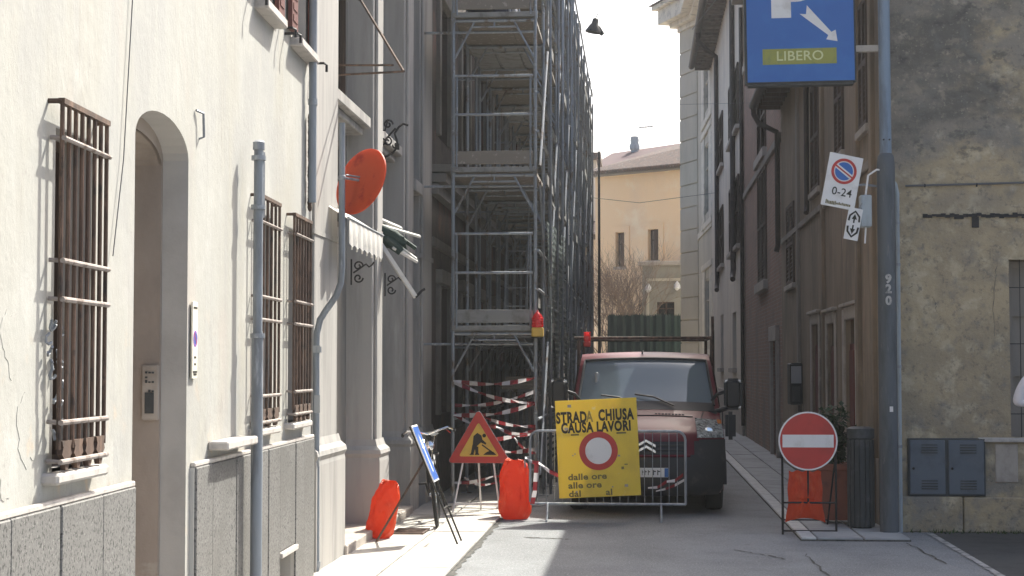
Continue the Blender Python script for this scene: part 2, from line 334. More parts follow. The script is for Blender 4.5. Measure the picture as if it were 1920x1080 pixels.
def ring(b, cx, cz, r0, r1, y0, y1, n=40, m=0):
    """flat ring or disc (r0=0) in the x-z plane"""
    if r0 <= 0: return b.prism([(cx + r1 * math.cos(2 * math.pi * k / n), cz + r1 * math.sin(2 * math.pi * k / n)) for k in range(n)], y0, y1, m)
    for k in range(n):
        a, c = 2 * math.pi * k / n, 2 * math.pi * (k + 1) / n
        P = lambda r, t: (cx + r * math.cos(t), cz + r * math.sin(t))
        b.prism([P(r0, a), P(r1, a), P(r1, c), P(r0, c)], y0, y1, m)
    return b

# ------------------------------------------------------------------ facades
def facade(b, L, H, ops=(), d=.25, z0=0, depth=8, m=0, mr=0, back=True, x0=0):
    """wall at y=0 with real openings; reveals go in to y=d; closed body behind"""
    xs = sorted({x0, L} | {o[0] for o in ops} | {o[1] for o in ops}); zs = sorted({z0, H} | {o[2] for o in ops} | {o[3] for o in ops})
    for i in range(len(xs) - 1):
        for j in range(len(zs) - 1):
            cx, cz = (xs[i] + xs[i + 1]) / 2, (zs[j] + zs[j + 1]) / 2
            if any(o[0] < cx < o[1] and o[2] < cz < o[3] for o in ops): continue
            b.quad((xs[i], 0, zs[j]), (xs[i + 1], 0, zs[j]), (xs[i + 1], 0, zs[j + 1]), (xs[i], 0, zs[j + 1]), m)
    for o in ops:
        a, c, e, g = o[:4]; dd = o[5] if len(o) > 5 else d
        sp = o[4] if len(o) > 4 and o[4] else None
        if sp is None:
            b.quad((a, 0, g), (c, 0, g), (c, dd, g), (a, dd, g), mr)
            top = g
        else:
            n = 14; cx, hw = (a + c) / 2, (c - a) / 2
            A = [(cx - hw * math.cos(math.pi * k / n), sp + (g - sp) * math.sin(math.pi * k / n)) for k in range(n + 1)]
            for k in range(n):
                p, q = A[k], A[k + 1]
                b.quad((p[0], 0, p[1]), (q[0], 0, q[1]), (q[0], 0, g), (p[0], 0, g), m)
                b.quad((p[0], dd, p[1]), (q[0], dd, q[1]), (q[0], 0, q[1]), (p[0], 0, p[1]), mr)
            top = sp
        b.quad((a, 0, e), (a, 0, top), (a, dd, top), (a, dd, e), mr); b.quad((c, dd, e), (c, dd, top), (c, 0, top), (c, 0, e), mr)
        b.quad((a, dd, e), (c, dd, e), (c, 0, e), (a, 0, e), mr)
    if back:
        b.quad((x0, depth, z0), (x0, 0, z0), (x0, 0, H), (x0, depth, H), m); b.quad((L, 0, z0), (L, depth, z0), (L, depth, H), (L, 0, H), m)
        b.quad((L, depth, z0), (x0, depth, z0), (x0, depth, H), (L, depth, H), m); b.quad((x0, 0, H), (L, 0, H), (L, depth, H), (x0, depth, H), m)
    return b
def window(root, a, c, e, g, y=.2, fm='oldwood', pm='pane', name='window', mull=1, trans=True):
    """a window set in its opening: frame part with a pane as sub-part"""
    t = .055; b = MB()
    b.box(a, a + t, y - .03, y + .03, e, g); b.box(c - t, c, y - .03, y + .03, e, g)
    b.box(a + t, c - t, y - .03, y + .03, e, e + t); b.box(a + t, c - t, y - .03, y + .03, g - t, g)
    for k in range(mull):
        x = a + (c - a) * (k + 1) / (mull + 1); b.box(x - .03, x + .03, y - .032, y + .028, e + t, g - t)
    if trans:
        z = e + (g - e) * .66; b.box(a + t, c - t, y - .026, y + .024, z - .022, z + .022)
    f = b.build(name, fm, root)
    MB().box(a, c, y + .034, y + .05, e, g).build('pane', pm, f)
    return f
def shutters(root, a, c, e, g, y=-.03, m='redwood', closed=True):
    """pair of louvred shutters, each a part with its slats"""
    w = (c - a) / 2
    for k in range(2):
        x0, x1 = a + k * w + .006, a + (k + 1) * w - .006; t = .06
        b = MB(); b.box(x0, x0 + t, y - .02, y + .02, e, g); b.box(x1 - t, x1, y - .02, y + .02, e, g)
        for z in (e, (e + g) / 2 - t / 2, g - t): b.box(x0 + t, x1 - t, y - .02, y + .02, z, z + t)
        p = b.build('shutter', m, root)
        s = MB(); n = max(6, int((g - e) / .075))
        for i in range(n):
            z = e + t + (g - e - 2 * t) * (i + .5) / n
            s.add([(x0 + t, y - .015, z - .03), (x1 - t, y - .015, z - .03), (x1 - t, y + .015, z + .02), (x0 + t, y + .015, z + .02)], [(0, 1, 2, 3)])
        s.box(x0 + t, x1 - t, y + .016, y + .02, e + t, g - t)
        s.build('slats', m, p, kind='stuff')
# ================================================================== SETTING
g = MB().quad((-60, -40, -.03), (70, -40, -.03), (70, 170, -.03), (-60, 170, -.03)).build('ground', 'asphalt2', kind='structure')
KL, KR = -1.62, 1.62                    # kerb lines
rb = MB(); ny = 60
rb.grid(lambda u, v: (-2.8 + 5.6 * v, -4 + 104 * u, .0), ny, 8)
road = rb.build('road', 'asphalt', kind='structure')
fy = MB(); fy.quad((2.8, -4, 0), (30, -4, 0), (30, 19.3, 0), (2.8, 19.3, 0)); fy.build('forecourt', 'asphalt', kind='structure')
# darker resurfaced yard on the right with its worn edge line
A, B, C, D = on_g(1742, 1000), on_g(1925, 996), on_g(1990, 1110), on_g(1885, 1086)
MB().add([(A.x, A.y, .004), (D.x, D.y, .004), (D.x + .6, D.y - 2.0, .004), (9, D.y - 2, .004), (9, 18.93, .004), (A.x + .3, 18.93, .004)], [(0, 1, 2, 3, 4, 5)]).build('yard', 'asphalt2', kind='structure')
el = MB(); n = 26
for i in range(n):
    a = Vector((A.x, A.y, .008)).lerp(Vector((D.x, D.y, .008)), i / n); c = Vector((A.x, A.y, .008)).lerp(Vector((D.x, D.y, .008)), (i + 1) / n)
    j = random.uniform(-.02, .02)
    el.add([(a.x - .03 + j, a.y, .008), (a.x + .03, a.y + j, .008), (c.x + .035, c.y, .008), (c.x - .03, c.y + j, .008)], [(0, 1, 2, 3)])
el.build('edge_line', 'line', kind='structure')
MB().quad((-30, 66, .008), (14, 66, .008), (14, 120, .008), (-30, 120, .008)).build('square', 'bounce_paving', kind='structure')  # pale sheet added to bounce sunlight onto the peach house front
# cracks in the asphalt
def crack(pts, w, seed, m='joint'):
    rnd = random.Random(seed); b = MB(); P = [on_g(*p) for p in pts]; Q = []
    for a, c in zip(P[:-1], P[1:]):
        for k in range(7): Q.append(a.lerp(c, k / 7) + Vector((rnd.uniform(-.02, .02), rnd.uniform(-.05, .05), 0)))
    o = []
    for i, q in enumerate(Q):
        ww = w * rnd.uniform(.25, 1); o.append(((q.x - ww, q.y - ww, .0045), (q.x + ww, q.y + ww, .0045)))
    for a, c in zip(o[:-1], o[1:]): b.quad(a[0], a[1], c[1], c[0])
    b.build('crack', m, road)
crack([(1380, 1032), (1440, 1042), (1480, 1050)], .012, 1); crack([(1510, 1040), (1530, 1060), (1560, 1084)], .012, 2)
crack([(985, 1008), (1040, 1010), (1075, 1012)], .022, 3); crack([(1700, 1018), (1740, 1040), (1780, 1062)], .014, 4)
crack([(1560, 1010), (1640, 1002), (1720, 998)], .012, 5); crack([(1400, 990), (1330, 1000), (1240, 1001)], .006, 9)
# thin warm street air
hz_m = bpy.data.materials.new('haze'); hz_m.use_nodes = True; hz_m.node_tree.nodes.clear()
vo = hz_m.node_tree.nodes.new('ShaderNodeVolumePrincipled'); ho = hz_m.node_tree.nodes.new('ShaderNodeOutputMaterial'); hz_m.node_tree.links.new(vo.outputs[0], ho.inputs[1])
vo.inputs['Color'].default_value = (.92, .95, .97, 1); vo.inputs['Density'].default_value = .0006; vo.inputs['Anisotropy'].default_value = .45
X['haze'] = hz_m
HAZE = MB().box(-63, 73, -43, 173, -1.2, 27).build('haze', 'haze', kind='stuff')
# kerb edge of dirt along the left pavement
def joint_line(pts, w, seed, par, z):
    rnd = random.Random(seed); b = MB(); Q = [Vector(p) for p in pts]; prev = None
    for a, c in zip(Q[:-1], Q[1:]):
        m = max(2, int((c - a).length / .12))
        for k in range(m + 1):
            q = a.lerp(c, k / m); j = rnd.uniform(-.012, .012); ww = w * rnd.uniform(.2, 1.2)
            cur = ((q.x - ww + j, q.y, z), (q.x + ww + j, q.y, z))
            if prev: b.quad(prev[0], prev[1], cur[1], cur[0])
            prev = cur
    b.build('dirt_joint', 'joint', par, kind='stuff')
# pavements: bedding sheet plus individual slabs
def pavement(x0, x1, y0, y1, m, rows, ly, h, seed, kerb_side):
    rnd = random.Random(seed)
    p = MB().box(x0, x1, y0, y1, -.02, h - .018).build('pavement', 'joint', kind='structure')
    kw = .16
    if kerb_side:
        kx = x1 - kw if kerb_side > 0 else x0
        y = y0
        while y < y1 - .2:
            l = min(rnd.uniform(.9, 1.1), y1 - y)
            MB().box(kx + .004, kx + kw - .004, y + .006, y + l - .006, -.01, h + rnd.uniform(-.003, .004)).build('kerb_stone', 'kerb' if m == 'slab2' else 'slab', p, bevel=.008)
            y += l
        if kerb_side > 0: x1 -= kw
        else: x0 += kw
    w = (x1 - x0) / rows
    for r in range(rows):
        y = y0 - rnd.uniform(0, .4) * (r % 2)
        while y < min(y1, 48) - .1:
            l = ly * rnd.uniform(.85, 1.15); a = max(y, y0)
            MB().box(x0 + r * w + .010, x0 + (r + 1) * w - .010, a + .008, min(y + l, y1) - .008, h - .05, h + rnd.uniform(-.004, .004)).build('paving_slab', m, p, bevel=.005)
            y += l
    return p
pl = pavement(-2.75, KL, 9.5, 60, 'slab', 2, 1.15, .03, 5, 0)
joint_line([(KL + .012, 12, .006), (KL + .012, 30, .006)], .045, 6, pl, .006)
pr = pavement(KR, 2.72, 17.55, 75, 'slab2', 2, .9, .035, 8, -1)

# ================================================================== LEFT: CREAM STUCCO HOUSE
wa = R(90) + math.atan((1200 - 1112) / 3200.0)
gp = on_g(590, 1080); wd = Vector((math.cos(wa), math.sin(wa), 0))
o1 = gp - wd * ((gp.y - 4.0) / wd.y)
f1 = Fr((o1.x, o1.y, 0), wa); H = f1.hx
hs = thing('stucco_house', 'sunlit cream stucco house with barred windows, arched doorway and granite base', 'house', f1.o, f1.ang)
L1 = H(583)
GP = -.06
w0 = (H(113, 550, GP), H(197, 550, GP), 1.30, f1.hz(204, 233, GP)); w2 = (H(485, 600, GP), H(523, 600, GP), 1.33, f1.hz(523, 384, GP)); w3 = (H(551, 600, GP), H(582, 600, GP), 1.33, f1.hz(570, 411, GP))
ar = (H(249), H(350), .03, f1.hz(296, 207), f1.hz(350, 300), .15)
ve = (H(516, 1040), H(545, 1040), 0.0, .34)
s4 = 4.32
u1 = (H(482, 20), H(510, 20), s4, 6.1); u2 = (H(548, 60), H(573, 60), s4, 6.1)
ops = [(w0[0] + .10, w0[1] - .03, 1.30, w0[3] - .10), (w2[0] + .09, w2[1] - .03, 1.33, w2[3] - .1), (w3[0] + .09, w3[1] - .03, 1.33, w3[3] - .1), ar, ve, u1, u2]
b = facade(MB(), L1, 8.6, ops, d=.22, mr=1); b.build('wall', ['stucco', 'jamb'], hs)
MB().box(-.2, L1 + .05, -.45, 8, 8.603, 8.75).build('roof', 'tile', hs)
def grille(root, w, bars, nb, yb=GP, fin=4):
    a, c, e, g = w
    win = MB(); t = .05
    for q in ((a + .10, a + .15), (c - .08, c - .03)): win.box(q[0], q[1], .14, .2, e, g - .1)
    win.box(a + .15, c - .08, .14, .2, e, e + t); win.box(a + .15, c - .08, .14, .2, g - .15, g - .1)
    win.box((a + c) / 2 - .03, (a + c) / 2 + .03, .13, .19, e + t, g - .15)
    wo = win.build('window', 'oldwood', root)
    MB().box(a + .09, c - .03, .205, .218, e, g - .1).build('pane', 'pane', wo)
    MB().box(a - .04, c + .05, -.115 if nb == 8 and c - a > .7 else -.075, .1, e - .075 if nb == 8 and c - a > .7 else e - .05, e, 0).build('sill', 'sillstone', wo, bevel=.012)
    vb = MB().tube([(0, 0, e + .10), (0, 0, g)], .0105, 8).mesh('bar', 'rust', True)
    for i in range(nb): link('vertical_bar', vb, wo, (a + (c - a) * i / (nb - 1), yb, 0))
    cb = MB(); cb.tube([(a - .012, 0, 0), (c + .012, 0, 0)], .012, 8); 
    for x in (a + .006, c - .006): cb.tube([(x, 0, 0), (x, -yb + .005, .004)], .011, 6)
    cm = cb.mesh('crossbar', 'crossiron', True)
    for z in bars: link('crossbar', cm, wo, (0, yb - .012, z))
    MB().box(a - .015, c + .015, -.014, .014, -.012, .012).build('crossbar', 'rust', wo, loc=(0, yb, g))
    for x in (a - .008, c + .008): MB().tube([(x, 0, g), (x, -yb + .005, g)], .012, 6).build('bracket', 'rust', wo, loc=(0, yb, 0))
    fm = MB(); r = (c - a) / fin / 2 * .8
    fm.prism([(-r * .2, -.10), (r * .2, -.10), (r * .45, -.075), (r * .3, -.06), (r, -.03), (r * .75, 0), (r, .028), (-r, .028), (-r * .75, 0), (-r, -.03), (-r * .3, -.06), (-r * .45, -.075)], -.012, .012)
    fme = fm.mesh('finial', 'rust')
    for i in range(fin): link('finial', fme, wo, (a + (c - a) * (i + .5) / fin, yb, e + .108))
    return wo
zz = [f1.hz(205, p, GP) for p in (297, 507, 573, 783, 850)]
g0 = grille(hs, w0, zz, 8)
g2 = grille(hs, w2, [f1.hz(522, p, GP) for p in (430, 563, 604, 740, 787)], 6, fin=3)
g3 = grille(hs, w3, [f1.hz(583, p, GP) for p in (452, 572, 612, 732, 772)], 7)
# curly iron leaves inside the lower part of the first grille
lf = MB(); rnd = random.Random(3)
for i in range(16):
    x = w0[0] + rnd.uniform(-.05, .22); z = rnd.uniform(1.45, 1.95); a = rnd.uniform(0, 6)
    q = [(x + .03 * math.cos(a + t) * (1 - t / 7), -.03 + .01 * math.sin(t), z + .03 * math.sin(a + t) * (1 - t / 7)) for t in (0, 1, 2, 3, 4)]
    lf.tube(q, .007, 5)
lf.build('scrollwork', 'galv', g0, True, kind='stuff')
# arched doorway
a, c, e, gz, sp, _ = ar
ln = MB(); n = 14; i0, i1, D0, D1 = a - .02, c - .035, .15, 1.0
cx, hw = (i0 + i1) / 2, (i1 - i0) / 2; gz2 = gz - .05
Aq = [(cx - hw * math.cos(math.pi * k / n), sp - .03 + (gz2 - sp) * math.sin(math.pi * k / n)) for k in range(n + 1)]
for k in range(n): ln.quad((Aq[k][0], D1, Aq[k][1]), (Aq[k + 1][0], D1, Aq[k + 1][1]), (Aq[k + 1][0], D0, Aq[k + 1][1]), (Aq[k][0], D0, Aq[k][1]))
ln.quad((i1, D1, 0), (i1, D1, Aq[-1][1]), (i1, D0, Aq[-1][1]), (i1, D0, 0)); ln.quad((i0, D0, 0), (i0, D0, Aq[0][1]), (i0, D1, Aq[0][1]), (i0, D1, 0))
ln.quad((i1, D0 - .001, 0), (c, D0 - .001, 0), (c, D0 - .001, gz), (i1, D0 - .001, gz)); ln.quad((i0, D1, 0), (i1, D1, 0), (i1, D1, gz), (i0, D1, gz))
ln.prism([Aq[k] for k in range(n, -1, -1)] + [(i0, gz + .01), (i1, gz + .01)], D0 - .001, D0 + .02)
dw = ln.build('doorway', 'lining', hs)
MB().box(i0 + .02, cx - .01, D1 - .07, D1 - .02, .06, sp - .05).box(cx + .01, i1 - .02, D1 - .07, D1 - .02, .06, sp - .05).build('door', 'oldwood', dw, bevel=.012)
MB().box(a, c, -.02, D1, 0, .05).build('doorstep', 'sillstone', dw, bevel=.01)
y0, zt = f1.hitx(299, 684, i1); y1, _ = f1.hitx(268, 700, i1); zb = f1.hitx(284, 788, i1)[1]
ic = MB().box(i1 - .025, i1 + .005, y0, y1, zb, zt).build('intercom', 'palestone', hs, bevel=.006, seg=2)
b = MB().box(i1 - .03, i1 - .026, y0 + (y1 - y0) * .25, y0 + (y1 - y0) * .8, zb + .04, zb + (zt - zb) * .5); b.build('speaker_grid', 'bin', ic)
b = MB(); rnd = random.Random(4)
for i in range(5):
    for j in range(3):
        if rnd.random() < .8: yy = y0 + (y1 - y0) * (.25 + .2 * j); z = zt - .05 - i * .027; b.box(i1 - .031, i1 - .025, yy, yy + (y1 - y0) * .14, z, z + rnd.uniform(.008, .018))
b.build('name_tags', 'bin', ic)
MB().box(i1 - .004, i1 + .01, f1.hitx(300, 1060, i1)[0], f1.hitx(250, 1060, i1)[0], 0, .34).build('brick_patch', 'terra', dw)
# granite plinth of separate panels
js = [-.02] + [H(p, 960) for p in (100, 180, 243)]; t = f1.hz
pan = []
x = js[1] - (js[2] - js[1])
while x > -1: js.insert(1, x); x -= .66
js[0] = js[1] - .66
for q in range(len(js) - 1): pan.append((js[q], js[q + 1], 0, 1.18))
ks = [H(356, 960), H(388, 960), H(433, 960), H(470, 960), H(494, 960), ve[0], ve[1], H(562, 960), L1]
for q in range(len(ks) - 1): pan.append((ks[q], ks[q + 1], ve[3] + .05 if ks[q] == ve[0] else 0, 1.2))
for k, (a, c, z0, z1) in enumerate(pan):
    MB().box(a + .007, c - .007, -.035 - .004 * (k % 2), .002, z0, z1 - .03).build('stone_panel', 'granite', hs, bevel=.006)
MB().box(-3, H(243, 900) - .005, -.032, 0, 1.152, 1.18).box(H(356, 900), L1, -.032, 0, 1.172, 1.2).build('plinth_capping', 'sillstone', hs, bevel=.006)
MB().box(-3, H(243, 900) - .01, -.024, 0, 0, 1.15).box(H(356, 900), ve[0] - .002, -.024, 0, 0, 1.17).box(ve[1] + .002, L1, -.024, 0, 0, 1.17).build('mortar_bed', 'mortar', hs)
v = MB().box(ve[0], ve[1], .19, .21, 0, .34).build('basement_vent', 'dark', hs)
MB().box(ve[0] - .02, ve[1] + .02, -.06, .05, .345, .385).build('vent_ledge', 'sillstone', v, bevel=.006)
MB().box(H(389, 830), H(449, 830), -.13, 0, f1.hz(420, 838), f1.hz(420, 822)).build('stone_ledge', 'sillstone', hs, bevel=.01)
# upper windows
for (a, c, e, gz) in (u1, u2):
    wn = window(hs, a, c, e, gz, .16)
    MB().box(a - .10, c + .10, -.10, .1, e - .07, e).build('sill', 'sillstone', wn, bevel=.01)
    for k in (0, 1):
        b = MB(); x0 = a - (c - a) / 2 + .03 if k == 0 else c + .02; x1 = x0 + (c - a) / 2 - .05
        b.box(x0, x1, -.05, -.015, e + .03, gz)
        if k == 1 or True:
            for zq in range(int((gz - e) / .09)): b.box(x0 + .04, x1 - .04, -.056, -.05, e + .1 + zq * .09, e + .15 + zq * .09)
        b.build('shutter', 'redwood', hs)
    for x in (a - (c - a) / 2 - .02, c + (c - a) / 2 + .02):
        MB().tube([(x, 0, e - .02), (x, -.10, e - .02), (x + .02, -.12, e - .03), (x + .02, -.12, e - .09)], .011, 6).build('shutter_hook', 'iron', hs)
# rainwater pipe at the end of the house
xp = H(586, 300, -.06); b = MB().tube([(xp, -.06, 8.3), (xp, -.06, 3.1)], .033, 10)
pw_ = b.build('rainwater_pipe', 'greypole', hs, True)
for z in (7.2, 5.4, 3.9): MB().tube([(xp, -.06, z), (xp, -.06, z + .05)], .04, 10).build('pipe_clip', 'galv', pw_, True)
b = MB()
for zq in range(24):
    z = f1.hz(597, 240 + zq * 7); b.ball((xp + .05 + random.uniform(-.01, .02), -.03, z), random.uniform(.015, .04), .02, .04, 6, 4)
b.build('climbing_stem', 'oldwood', hs)
# flaking skins of old render low on the wall, and hairline cracks
def patch_poly(cx, cz, rx, rz, seed, n=30):
    r_ = random.Random(seed); a = [r_.uniform(0, 6.28) for _ in range(4)]
    return [(cx + rx * math.cos(t) * q, cz + rz * math.sin(t) * q) for t, q in ((2 * math.pi * k / n, 1 + .18 * math.sin(2 * 2 * math.pi * k / n + a[0]) + .14 * math.sin(3 * 2 * math.pi * k / n + a[1]) + .10 * math.sin(7 * 2 * math.pi * k / n + a[2]) + r_.uniform(-.07, .07)) for k in range(n))]
for k, (px, py, w, h) in enumerate(((20, 640, .10, .13), (52, 810, .13, .15), (10, 870, .12, .12))):
    x, z = f1.hit(px, py); MB().prism(patch_poly(x, z, w, h, 40 + k), -.0016 - .0004 * (k % 4), .01).build('render_patch', 'stucco', hs)
def wall_crack1(pts, w, seed):
    r_ = random.Random(seed); b = MB(); pr_ = None
    P = [f1.hit(*p) for p in pts]
    for a, c in zip(P[:-1], P[1:]):
        for k in range(8):
            t = k / 8; x, z = a[0] + (c[0] - a[0]) * t + r_.uniform(-.008, .008), a[1] + (c[1] - a[1]) * t; ww = w * r_.uniform(.3, 1); cur = ((x - ww, -.0066, z), (x + ww, -.0066, z))
            if pr_: b.quad(pr_[0], pr_[1], cur[1], cur[0])
            pr_ = cur
    b.build('crack', 'joint', hs)

# things hung on the wall
def on_f1(name, label, cat, x, z, y=0): return thing(name, label, cat, f1.M @ Vector((x, y, z)), f1.ang)
xa, xb, zb, zt = H(353, 640), H(366, 640), f1.hz(360, 710), f1.hz(360, 566)
sg = on_f1('driveway_sign', 'narrow white no parking plate on the wall beside the arched doorway', 'sign', (xa + xb) / 2, (zb + zt) / 2)
w_, h_ = (xb - xa) * .72, zt - zb
MB().box(-w_ / 2, w_ / 2, -.02, -.008, -h_ / 2, h_ / 2).build('plate', 'trim', sg, bevel=.002)
ring(MB(), 0, h_ * .02, .034, .048, -.0225, -.0205, 24).build('ring_print', 'purple', sg); 
ring(MB(), 0, h_ * .02, 0, .033, -.0222, -.0204, 24).build('disc_print', 'signblue', sg)
b = MB(); c_ = .7071
b.add([(-.036, -.023, h_ * .02 + .028), (-.028, -.023, h_ * .02 + .036), (.036, -.023, h_ * .02 - .028), (.028, -.023, h_ * .02 - .036)], [(3, 2, 1, 0)]); b.build('slash_print', 'signred', sg)
b = MB()
for z, q in ((.19, .7), (-.10, .4), (-.14, .3), (-.185, .75), (-.2, .6)): b.box(-w_ * q / 2, w_ * q / 2, -.0222, -.0202, z - .006, z + .006)
b.build('small_print', 'ink', sg)
P = [f1.hit(365, 207), f1.hit(372, 213), f1.hit(373, 257)]
hk = on_f1('wall_hook', 'small bent metal wire hook on the stucco right of the arch', 'hook', P[1][0], P[1][1])
MB().tube([(P[0][0] - P[1][0], -.01, P[0][1] - P[1][1]), (0, -.03, 0), (P[2][0] - P[1][0], -.03, P[2][1] - P[1][1]), (P[2][0] - P[1][0], .0, P[2][1] - P[1][1] - .01)], .008, 6).build('wire', 'galv', hk)
P = [f1.hit(243, 0), f1.hit(226, 300), f1.hit(206, 480)]
cb = on_f1('wall_cable', 'thin slack cable hanging down the stucco beside the first barred window', 'cable', P[2][0], P[2][1])
MB().tube([(p[0] - P[2][0], -.015, p[1] - P[2][1]) for p in [(P[0][0] + .03, P[0][1] + .8)] + P], .003, 5).build('cable', 'cable', cb)
for k_, pxs in enumerate(((448, 0, 452, 560), (457, 20, 428, 720))):
    pass

# grey broken-off tube standing against the wall
pp = f1.M @ Vector((H(481, 900, -.114), -.114, 0)); zt = f1.hz(478, 262, -.114)
q = thing('cut_off_pole', 'grey steel pole cut off short against the stucco wall, left of the second grille', 'pole', (pp.x, pp.y, 0), f1.ang)
MB().tube([(0, 0, 0), (0, 0, 1.95), (0, 0, 2.0), (0, 0, zt - .05)], [.04, .04, .032, .032], 12).build('tube', 'greypole', q, True)
MB().lathe([(.041, zt - .05), (.041, zt), (.02, zt + .015)], n=12).build('cap', 'galv', q, True)
MB().tube([(.055, -.01, zt - .5), (.055, -.01, zt - .06)], .022, 8).build('side_tube', 'galv', q, True)
for z in (zt - .45, zt - .12, 1.95): MB().tube([(0, 0, z), (0, 0, z + .03)], .05, 12).build('pipe_clip', 'galv', q, True)

# bent pole carrying the red disc
pb = on_g(593, 1079); sc = 3200 / pb.y
q = thing('bent_sign_pole', 'blue-grey sign pole with a double bend standing where the stucco house ends', 'pole', (pb.x, pb.y, .02), 0)
Y = pb.y
pts = [at_y(*p, Y) - Vector((pb.x, 0, 0)) - Vector((0, pb.y, 0)) for p in ((593, 660), (594, 630), (600, 604), (612, 585), (630, 560), (639, 535), (641, 505), (641, 420), (641, 235))]
MB().tube([(0, 0, 0)] + [(p.x, p.y, p.z) for p in pts], .028, 12).build('tube', 'greypole', q, True)
MB().box(-.02, .03, -.032, -.027, 1.35, 1.5).box(-.03, .03, -.034, -.03, 1.86, 1.92).box(-.02, .025, -.032, -.027, .9, .98).build('sticker', 'paper', q)
for z in (1.86, .05): MB().lathe([(.036, z), (.036, z + .05)], n=12).build('collar', 'galv', q, True)
dc = at_y(673, 338, Y + .13)
dn = Vector((-.605, -.73, .30)).normalized()
rot = dn.to_track_quat('-Y', 'Z').to_euler()
d = thing('round_sign', 'orange-red round sign disc seen from behind on the bent pole', 'sign', dc); d.rotation_euler = rot
b = MB().lathe([(.01, .003), (.24, .0), (.272, -.004), (.302, -.018), (.305, -.03), (.300, -.034)], n=48, axis='y')
b.build('disc', 'discred', d, True)
MB().lathe([(.299, -.0345), (.0001, -.0345)], n=48, axis='y', cap=False).build('front_face', 'white', d)
cl = MB(); Mi = d.matrix_basis.copy()
import mathutils
Mi = Matrix.Translation(dc) @ rot.to_matrix().to_4x4(); Mi = Mi.inverted()
pc = Mi @ at_y(641, 333, Y)
cl.tube([(0, 0, 0), (pc.x, pc.y, pc.z)], .012, 6); cl.tube([(0, 0, .03), (pc.x * .8, pc.y * .8, pc.z * .8 + .03)], .008, 6); cl.ball((pc.x, pc.y, pc.z), .036, n=10, k=6)
cl.build('clamp', 'galv', d, True)

# ================================================================== LEFT: PILASTERED HOUSE
g2p = on_g(628, 1046)
f2 = Fr((g2p.x, gp.y + .02, 0), R(90)); H = f2.hx
ph = thing('pilastered_house', 'mauve-grey house with tall pilasters and recessed shopfronts beside the stucco house', 'house', f2.o, f2.ang)
L2 = H(806)
P_ = [(0.0, H(628)), (H(698), H(713)), (H(757), H(771)), (H(786), L2)]     # pilaster fronts
RD = .28
B_ = [(P_[0][1], P_[1][0]), (P_[1][1], P_[2][0]), (P_[2][1], P_[3][0])]
b = MB()
ops = []
z1s = 4.22
for k, (a, c) in enumerate(B_):
    m_ = .12 if k < 2 else .2
    if k < 2: ops += [(a + m_, c - .55, .06, 2.95), (a + m_, c - .06, 3.2, 4.1), (a + m_ + .1, c - .06, 4.42, 6.3)]
    else: ops += [(a + m_, c - m_, 2.3, 3.9), (a + m_, c - m_, 4.5, 6.2)]
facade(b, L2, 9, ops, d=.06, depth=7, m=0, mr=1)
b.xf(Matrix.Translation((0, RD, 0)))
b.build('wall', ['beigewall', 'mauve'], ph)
MB().box(-.0, L2, -.45, 7, 9.003, 9.2).build('roof', 'tile', ph)
for k, (a, c) in enumerate(P_):
    b = MB().box(a, c, 0, RD + .01, 0, 9)
    b.box(a + .09, c - .09, -.035, 0, .95, 8.7)
    pi = b.build('pilaster', 'mauve', ph, bevel=.01)
    zc = .95 if k else 1.1
    pb_ = MB()
    o = .055
    prof = [(0, 0), (o, 0), (o, zc - .18), (o * .9, zc - .14), (o * 1.25, zc - .1), (o * 1.1, zc - .06), (.02, zc - .02), (0.0, zc + .05)]
    for (y0, z0), (y1, z1) in zip(prof[:-1], prof[1:]):
        for P4 in (((a - y0, -y0 - .036), (c + y0, -y0 - .036), (c + y1, -y1 - .036), (a - y1, -y1 - .036)),):
            pb_.quad((P4[0][0], P4[0][1], z0), (P4[1][0], P4[1][1], z0), (P4[2][0], P4[2][1], z1), (P4[3][0], P4[3][1], z1))
        pb_.quad((a - y0, RD, z0), (a - y0, -y0 - .036, z0), (a - y1, -y1 - .036, z1), (a - y1, RD, z1))
        pb_.quad((c + y0, -y0 - .036, z0), (c + y0, RD, z0), (c + y1, RD, z1), (c + y1, -y1 - .036, z1))
    pb_.build('base', 'mauve', pi, True)
    MB().box(a - .004, c + .004, -.045, RD, 3.16 if k else 2.9, 3.22 if k else 2.94).build('moulding', 'mauve', pi)
